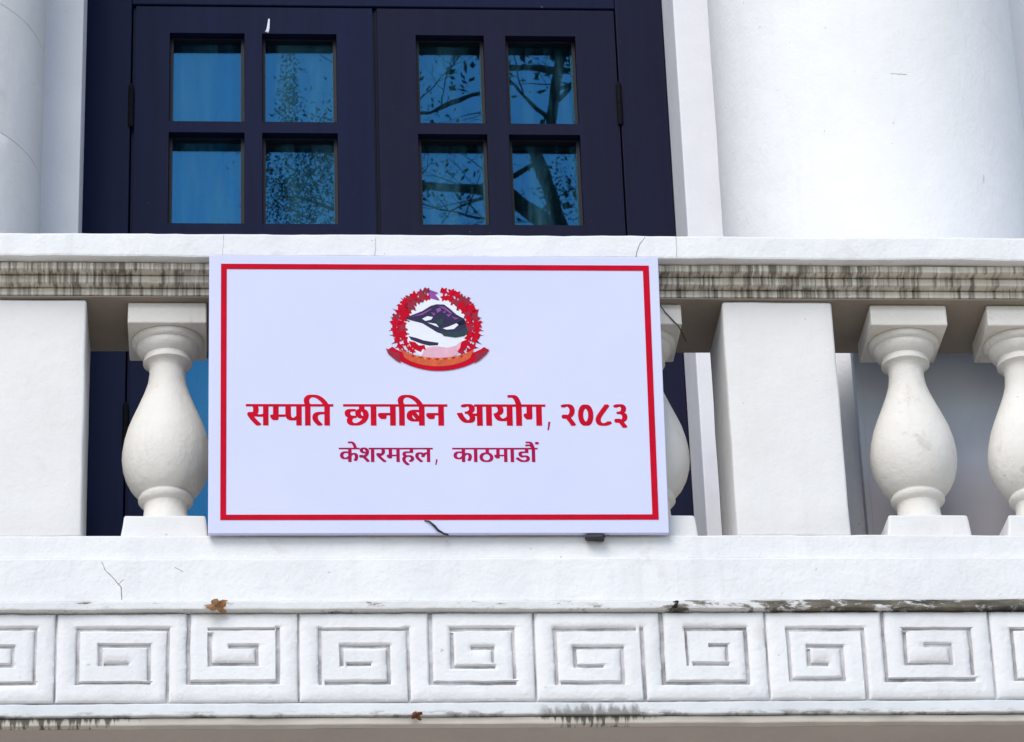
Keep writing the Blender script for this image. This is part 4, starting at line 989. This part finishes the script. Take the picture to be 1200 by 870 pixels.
    'ल': (0.389, [[(0, 0.316), (0, 0.357), (0.398, 0.357), (0.398, 0.316), (0.338, 0.316), (0.338, 0), (0.292, 0), (0.292, 0.204), (0.284, 0.204), (0.256, 0.198), (0.248, 0.193), (0.242, 0.188), (0.235, 0.181), (0.228, 0.173), (0.222, 0.162), (0.216, 0.15), (0.21, 0.136), (0.204, 0.119), (0.16, 0.133), (0.164, 0.146), (0.168, 0.158), (0.173, 0.169), (0.179, 0.18), (0.151, 0.196), (0.12, 0.203), (0.109, 0.202), (0.1, 0.199), (0.092, 0.195), (0.085, 0.19), (0.079, 0.182), (0.075, 0.174), (0.073, 0.166), (0.072, 0.156), (0.073, 0.145), (0.075, 0.134), (0.079, 0.124), (0.085, 0.114), (0.092, 0.104), (0.1, 0.094), (0.11, 0.083), (0.121, 0.073), (0.177, 0.023), (0.146, -0.007), (0.086, 0.048), (0.073, 0.061), (0.061, 0.074), (0.051, 0.087), (0.042, 0.101), (0.035, 0.114), (0.03, 0.128), (0.027, 0.143), (0.026, 0.158), (0.027, 0.172), (0.029, 0.186), (0.034, 0.197), (0.04, 0.208), (0.047, 0.217), (0.056, 0.224), (0.065, 0.231), (0.075, 0.236), (0.086, 0.24), (0.096, 0.242), (0.107, 0.244), (0.117, 0.245), (0.13, 0.244), (0.141, 0.243), (0.153, 0.24), (0.163, 0.236), (0.174, 0.232), (0.184, 0.226), (0.194, 0.22), (0.203, 0.213), (0.221, 0.227), (0.241, 0.237), (0.263, 0.243), (0.287, 0.245), (0.292, 0.245), (0.292, 0.316)]]),
    'ठ': (0.336, [[(0.345, 0.316), (0.213, 0.316), (0.213, 0.238), (0.235, 0.228), (0.254, 0.217), (0.27, 0.203), (0.284, 0.188), (0.295, 0.171), (0.303, 0.153), (0.308, 0.134), (0.31, 0.114), (0.308, 0.095), (0.305, 0.077), (0.299, 0.062), (0.291, 0.049), (0.28, 0.037), (0.269, 0.027), (0.255, 0.018), (0.24, 0.012), (0.224, 0.007), (0.207, 0.003), (0.189, 0.001), (0.171, 0), (0.14, 0.002), (0.112, 0.008), (0.087, 0.018), (0.066, 0.032), (0.049, 0.05), (0.036, 0.072), (0.029, 0.096), (0.026, 0.124), (0.028, 0.143), (0.031, 0.159), (0.037, 0.175), (0.046, 0.189), (0.056, 0.201), (0.069, 0.212), (0.082, 0.221), (0.097, 0.228), (0.114, 0.234), (0.13, 0.238), (0.147, 0.24), (0.165, 0.241), (0.167, 0.241), (0.167, 0.316), (0, 0.316), (0, 0.357), (0.345, 0.357)], [(0.168, 0.041), (0.188, 0.042), (0.206, 0.046), (0.222, 0.051), (0.236, 0.059), (0.248, 0.069), (0.256, 0.082), (0.261, 0.097), (0.263, 0.115), (0.262, 0.128), (0.259, 0.141), (0.254, 0.153), (0.246, 0.165), (0.237, 0.175), (0.226, 0.185), (0.212, 0.193), (0.197, 0.2), (0.177, 0.2), (0.157, 0.199), (0.138, 0.196), (0.122, 0.191), (0.107, 0.184), (0.1, 0.179), (0.093, 0.173), (0.087, 0.166), (0.082, 0.159), (0.078, 0.151), (0.075, 0.141), (0.073, 0.131), (0.072, 0.121), (0.074, 0.102), (0.079, 0.086), (0.088, 0.072), (0.1, 0.061), (0.114, 0.052), (0.13, 0.046), (0.148, 0.043)]]),
    'ड': (0.331, [[(0.206, 0.128), (0.172, 0.123), (0.142, 0.113), (0.129, 0.122), (0.118, 0.131), (0.107, 0.141), (0.097, 0.151), (0.089, 0.162), (0.083, 0.175), (0.08, 0.188), (0.079, 0.202), (0.084, 0.23), (0.1, 0.249), (0.131, 0.263), (0.177, 0.267), (0.23, 0.267), (0.23, 0.316), (0, 0.316), (0, 0.357), (0.34, 0.357), (0.34, 0.316), (0.277, 0.316), (0.277, 0.226), (0.171, 0.226), (0.146, 0.225), (0.133, 0.219), (0.125, 0.199), (0.133, 0.176), (0.15, 0.159), (0.163, 0.163), (0.178, 0.166), (0.192, 0.168), (0.208, 0.169), (0.228, 0.168), (0.247, 0.163), (0.264, 0.157), (0.279, 0.147), (0.291, 0.136), (0.3, 0.122), (0.305, 0.106), (0.307, 0.088), (0.305, 0.07), (0.3, 0.053), (0.291, 0.038), (0.279, 0.025), (0.263, 0.014), (0.243, 0.006), (0.22, 0.002), (0.194, 0), (0.166, 0.002), (0.14, 0.006), (0.116, 0.014), (0.093, 0.025), (0.071, 0.039), (0.051, 0.054), (0.032, 0.072), (0.014, 0.091), (0.049, 0.119), (0.066, 0.101), (0.082, 0.085), (0.099, 0.072), (0.116, 0.061), (0.134, 0.053), (0.153, 0.047), (0.173, 0.044), (0.194, 0.043), (0.223, 0.045), (0.244, 0.054), (0.256, 0.068), (0.26, 0.087), (0.259, 0.097), (0.257, 0.105), (0.252, 0.112), (0.246, 0.117), (0.238, 0.122), (0.229, 0.125), (0.218, 0.127)]]),
    'ौ': (0.149, [[(0.098, 0.316), (0.098, 0), (0.051, 0), (0.051, 0.316), (0, 0.316), (0, 0.357), (0.157, 0.357), (0.157, 0.316)], [(0.046, 0.353), (0.018, 0.387), (-0.008, 0.401), (-0.035, 0.404), (-0.059, 0.4), (-0.082, 0.392), (-0.097, 0.431), (-0.07, 0.441), (-0.038, 0.444), (-0.026, 0.443), (-0.014, 0.441), (-0.003, 0.437), (0.007, 0.432), (0.017, 0.425), (0.026, 0.417), (0.034, 0.408), (0.041, 0.397), (0.044, 0.399), (0.021, 0.445), (-0.002, 0.468), (-0.033, 0.475), (-0.056, 0.473), (-0.073, 0.467), (-0.086, 0.507), (-0.074, 0.51), (-0.062, 0.513), (-0.048, 0.514), (-0.034, 0.515), (-0.019, 0.514), (-0.005, 0.511), (0.008, 0.506), (0.02, 0.5), (0.031, 0.491), (0.041, 0.48), (0.051, 0.466), (0.061, 0.45), (0.07, 0.431), (0.078, 0.408), (0.087, 0.382), (0.095, 0.353)]]),
    'ं': (0, [[(-0.106, 0.443), (-0.097, 0.467), (-0.075, 0.477), (-0.052, 0.467), (-0.043, 0.443), (-0.052, 0.42), (-0.075, 0.41), (-0.097, 0.42)]]),
}


def clip_left(contours, xmax):
    out = []
    for c in contours:
        r = []
        for i in range(len(c)):
            a, b = c[i], c[(i + 1) % len(c)]
            ia, ib = a[0] <= xmax, b[0] <= xmax
            if ia: r.append(a)
            if ia != ib:
                t = (xmax - a[0]) / (b[0] - a[0])
                r.append((xmax - 0.0016 * (len(r) % 3), a[1] + t * (b[1] - a[1])))
        if len(r) > 2: out.append(r)
    return out


def word(name, text, u0, u1, vtop, vbase, mat, bold):
    """text is written in visual order; '~' before a letter asks for its half form"""
    x = 0.0
    cs = []
    i = 0
    while i < len(text):
        ch = text[i]
        half = False
        if ch == '~':
            half = True; i += 1; ch = text[i]
        adv, con = GLYPH[ch]
        if half:
            con = clip_left(con, 0.235); adv = 0.235
        if ch == '०':
            con = [[(0.158 + (p[0] - 0.158) * 1.0, (p[1] - 0.185) * 1.55 + 0.180) for p in c] for c in con]
        dx_, dy_ = (0.085, 0.03) if ch == 'ं' else (0.0, 0.0)
        for c in con:
            cs.append((len(cs), [(p[0] + x + dx_, p[1] + dy_) for p in c]))
        x += adv
        i += 1
    xs = [p[0] for _, c in cs for p in c]
    a, b = min(xs) - bold, max(xs) + bold
    sx = (u1 - u0) / (b - a)
    sy = (vbase - vtop) / 0.357
    bm = bmesh.new()
    # one filled curve for each character keeps overlaps from cancelling out
    pos = 0.0
    x = 0.0
    verts_faces = []
    i = 0
    k = 0
    while i < len(text):
        ch = text[i]; half = ch == '~'
        if half: i += 1; ch = text[i]
        adv, con = GLYPH[ch]
        if half: adv = 0.235; con = clip_left(con, 0.235)
        cnt = len(con)
        cu = bpy.data.curves.new('tmp', 'CURVE'); cu.dimensions = '2D'; cu.fill_mode = 'BOTH'
        for _, c in cs[k:k + cnt]:
            s = cu.splines.new('POLY'); s.points.add(len(c) - 1); s.use_cyclic_u = True
            for q, p in zip(s.points, c):
                q.co = ((p[0] - a) * sx * 100, p[1] * sy * 100, 0, 1)
        ob = bpy.data.objects.new('tmp', cu)
        me = bpy.data.meshes.new_from_object(ob)
        off = 0.0004 + 0.00008 * (i % 3)
        # heavier stems: the same outline printed again a hair to each side
        for n_, sh in enumerate((0.0, -bold, bold) if bold else (0.0,)):
            vv = [bm.verts.new(sp(u0 + v.co.x / 100 + sh * sx, vbase - v.co.y / 100, off + 0.00003 * n_)) for v in me.vertices]
            for p in me.polygons:
                try: bm.faces.new([vv[j] for j in p.vertices])
                except ValueError: pass
        bpy.data.objects.remove(ob); bpy.data.curves.remove(cu); bpy.data.meshes.remove(me)
        k += cnt
        i += 1
    me = bpy.data.meshes.new(name); bm.normal_update(); bm.to_mesh(me); bm.free()
    return link_mesh(name, me, mat, sign)


VT, VB = 0.4140, 0.4715
word('lettering', 'स~मपित', -0.6849, -0.4640, VT, VB, 'red', 0.024)
word('lettering', 'छानिबन', -0.4394, -0.1750, VT, VB, 'red', 0.024)
word('lettering', 'आयोग', -0.1518, 0.0745, VT, VB, 'red', 0.024)
word('lettering', ',', 0.0780, 0.0862, VT, VB, 'red2', 0.0)
word('lettering', '२०८३', 0.1133, 0.2833, VT, VB, 'red', 0.024)
word('lettering', 'केशरमहल', -0.4512, -0.2140, 0.5305, 0.5685, 'red2', 0.016)
word('lettering', ',', -0.2085, -0.2020, 0.5305, 0.5685, 'red2', 0.0)
word('lettering', 'काठमाडौं', -0.1649, 0.0556, 0.5305, 0.5685, 'red2', 0.016)

# wires and a clip that hold the board
bm = bmesh.new()
tube(bm, [(0.372, -0.115, 0.238), (0.392, 0.00, 0.200), (0.408, 0.0125, 0.182), (0.430, 0.0125, 0.154), (0.440, 0.014, 0.1435), (0.452, 0.034, 0.134), (0.466, 0.07, 0.126)], 0.0015, 6)
obj('tie_wire', bm, 'wire', sign)
bm = bmesh.new()
P = [sp(-0.238, 0.724, 0.002), sp(-0.226, 0.727, 0.004), sp(-0.213, 0.739, 0.005), sp(-0.205, 0.749, 0.004), sp(-0.190, 0.7585, 0.002), sp(-0.178, 0.760, -0.004)]
tube(bm, P, [0.0012, 0.0022, 0.0028, 0.0028, 0.0026, 0.0015], 6)
obj('tie_wire', bm, 'wire', sign)
bm = bmesh.new()
box(bm, 0.165, 0.213, -0.040, -0.012, -0.4945, -0.4805, 0.005)
wobble(bm, 0.004, 40)
obj('support_clip', bm, 'wire', sign)

# ------------------------------------------------------------------ small debris caught on the edge
def curled_leaf(name, c, size, mat, label, seed):
    rnd = random.Random(seed)
    bm = bmesh.new()
    n = 22
    outline = []
    for i in range(n):
        a = 2 * math.pi * i / n
        r = size * (0.42 + 0.58 * abs(math.cos(2.5 * a + seed))) * rnd.uniform(0.8, 1.15)
        x, z = r * math.cos(a), r * 0.62 * math.sin(a)
        outline.append(bm.verts.new((c[0] + x, c[1] - 0.006 + 0.22 * abs(x) * rnd.uniform(0.1, 0.8) - 0.010 * math.sin(a * 2), c[2] + z)))
    ce = bm.verts.new((c[0], c[1] - 0.012, c[2]))
    for i in range(n):
        bm.faces.new((outline[i], outline[(i + 1) % n], ce))
    bmesh.ops.solidify(bm, geom=list(bm.faces), thickness=0.0012)
    tag(obj(name, bm, mat), label, 'leaf')


curled_leaf('dry_leaf', (-0.758, -0.044, -0.682), 0.033, 'dryleaf', 'curled brown dry leaf caught on the fillet below the sign', 2)
curled_leaf('dry_leaf', (-0.272, -0.032, -0.972), 0.019, 'rust', 'small rusty brown leaf scrap on the bottom strip', 5)

# ------------------------------------------------------------------ courtyard tree in front of the house: the door panes mirror it
tree = empty('courtyard_tree', (4.4, -10.4, -6.0))
tag(tree, 'sparse courtyard tree whose bare branches are mirrored in the door panes', 'tree')
bm = bmesh.new()
rnd = random.Random(11)
leaf_spots = []


def grow(p, d, r, length, depth):
    pts, rad = [p.copy()], [r]
    n = 6
    for i in range(n):
        d = (d + Vector((rnd.uniform(-1, 1), rnd.uniform(-1, 1), rnd.uniform(-0.6, 0.9))) * 0.22).normalized()
        p = p + d * length / n
        pts.append(p.copy()); rad.append(r * (1 - 0.55 * (i + 1) / n))
        if depth > 0 and i >= 1 and rnd.random() < 0.75:
            side = Vector((rnd.uniform(-1, 1), rnd.uniform(-1, 1), rnd.uniform(-0.4, 0.8)))
            grow(p, (d * 0.55 + side.normalized() * 0.8).normalized(), rad[-1] * 0.55, length * rnd.uniform(0.45, 0.7), depth - 1)
    tube(bm, pts, rad, 7 if r > 0.05 else 5)
    if depth <= 1:
        leaf_spots.append((p.copy(), depth))


def limb(pts, r0, r1, seed, depth=2, every=1, ln=1.1):
    pts = [Vector(q) for q in pts]
    fine = []
    for i in range(len(pts) - 1):
        for k in range(5):
            q = pts[i].lerp(pts[i + 1], k / 5)
            fine.append(q + Vector((noise.noise(q * 1.1), noise.noise(q * 1.1 + Vector((7, 0, 0))), noise.noise(q * 1.1 + Vector((0, 9, 0))))) * 0.10)
    fine.append(pts[-1])
    n = len(fine)
    rad = [r0 + (r1 - r0) * i / (n - 1) for i in range(n)]
    tube(bm, fine, rad, 9)
    for i in range(4, n, every):
        if rnd.random() < 0.55:
            side = Vector((rnd.uniform(-1, 1), rnd.uniform(-0.8, 0.8), rnd.uniform(-0.5, 1.0))).normalized()
            grow(fine[i], side, rad[i] * 0.42, ln * rnd.uniform(0.6, 1.2), depth)


limb([(4.4, -10.4, -6.05), (4.3, -10.3, -2), (4.1, -10.2, 2.5), (3.6, -10.1, 5.4)], 0.32, 0.20, 1, 1, 6, 1.5)
limb([(3.6, -10.1, 5.4), (2.6, -10.0, 6.8), (1.75, -10.0, 7.7), (1.15, -10.0, 8.15), (0.55, -10.0, 8.2)], 0.13, 0.022, 2, 3, 1, 0.9)
limb([(1.60, -10.0, 7.85), (1.42, -10.0, 8.45), (1.48, -10.0, 9.0), (1.72, -10.0, 9.6), (1.9, -10.0, 10.8)], 0.048, 0.018, 3, 3, 1, 0.75)
limb([(1.45, -10.0, 8.95), (1.1, -10.0, 8.98), (0.6, -10.0, 8.82), (-0.1, -9.9, 8.9)], 0.024, 0.008, 4, 2, 1, 0.55)
limb([(3.6, -10.1, 5.4), (4.3, -10.3, 7.5), (5.2, -10.5, 9.5), (5.8, -10.5, 11.5)], 0.15, 0.04, 5, 2, 2, 1.4)
limb([(4.1, -10.2, 2.5), (5.5, -10.8, 5.0), (7.0, -11.0, 7.0)], 0.14, 0.04, 6, 2, 2, 1.4)
limb([(2.6, -10.0, 6.8), (2.9, -10.2, 8.6), (2.6, -10.4, 10.6), (2.2, -10.4, 12.2)], 0.10, 0.03, 7, 2, 2, 1.1)
limb([(0.55, -10.0, 8.2), (0.1, -10.0, 8.0), (-0.35, -10.0, 8.15)], 0.02, 0.008, 8, 2, 1, 0.5)
obj('trunk', bm, 'bark', tree, True)
bm = bmesh.new()


def leaf_at(p, s):
    d = Vector((rnd.uniform(-1, 1), rnd.uniform(-1, 1), rnd.uniform(-1, 0.4))).normalized()
    sd = d.cross(Vector((rnd.uniform(-1, 1), rnd.uniform(-1, 1), rnd.uniform(-1, 1)))).normalized()
    a = bm.verts.new(p); b = bm.verts.new(p + d * s * 0.5 + sd * s * 0.24); c = bm.verts.new(p + d * s); e = bm.verts.new(p + d * s * 0.5 - sd * s * 0.24)
    bm.faces.new((a, b, c)); bm.faces.new((a, c, e))


for p, dpt in leaf_spots:
    sparse = p.x < 2.2 and 7.2 < p.z < 10
    for k in range((1 if p.x > -0.1 else 0) if sparse else 40):
        q = p + Vector((rnd.gauss(0, 0.28), rnd.gauss(0, 0.28), rnd.gauss(0, 0.24)))
        leaf_at(q, rnd.uniform(0.03, 0.06) if sparse else rnd.uniform(0.06, 0.11))
for (cx, cz, sx, sz, n) in ((-0.28, 8.12, 0.16, 0.12, 2300), (-0.47, 8.70, 0.035, 0.18, 800), (-0.06, 8.55, 0.045, 0.12, 700), (-0.25, 8.35, 0.10, 0.05, 500), (1.55, 8.02, 0.09, 0.12, 500), (0.62, 8.55, 0.10, 0.05, 120)):
    for k in range(n):
        leaf_at(Vector((rnd.gauss(cx, sx), rnd.gauss(-10.0, 0.25), rnd.gauss(cz, sz))), rnd.uniform(0.016, 0.034))
obj('crown', bm, 'leaf', tree)
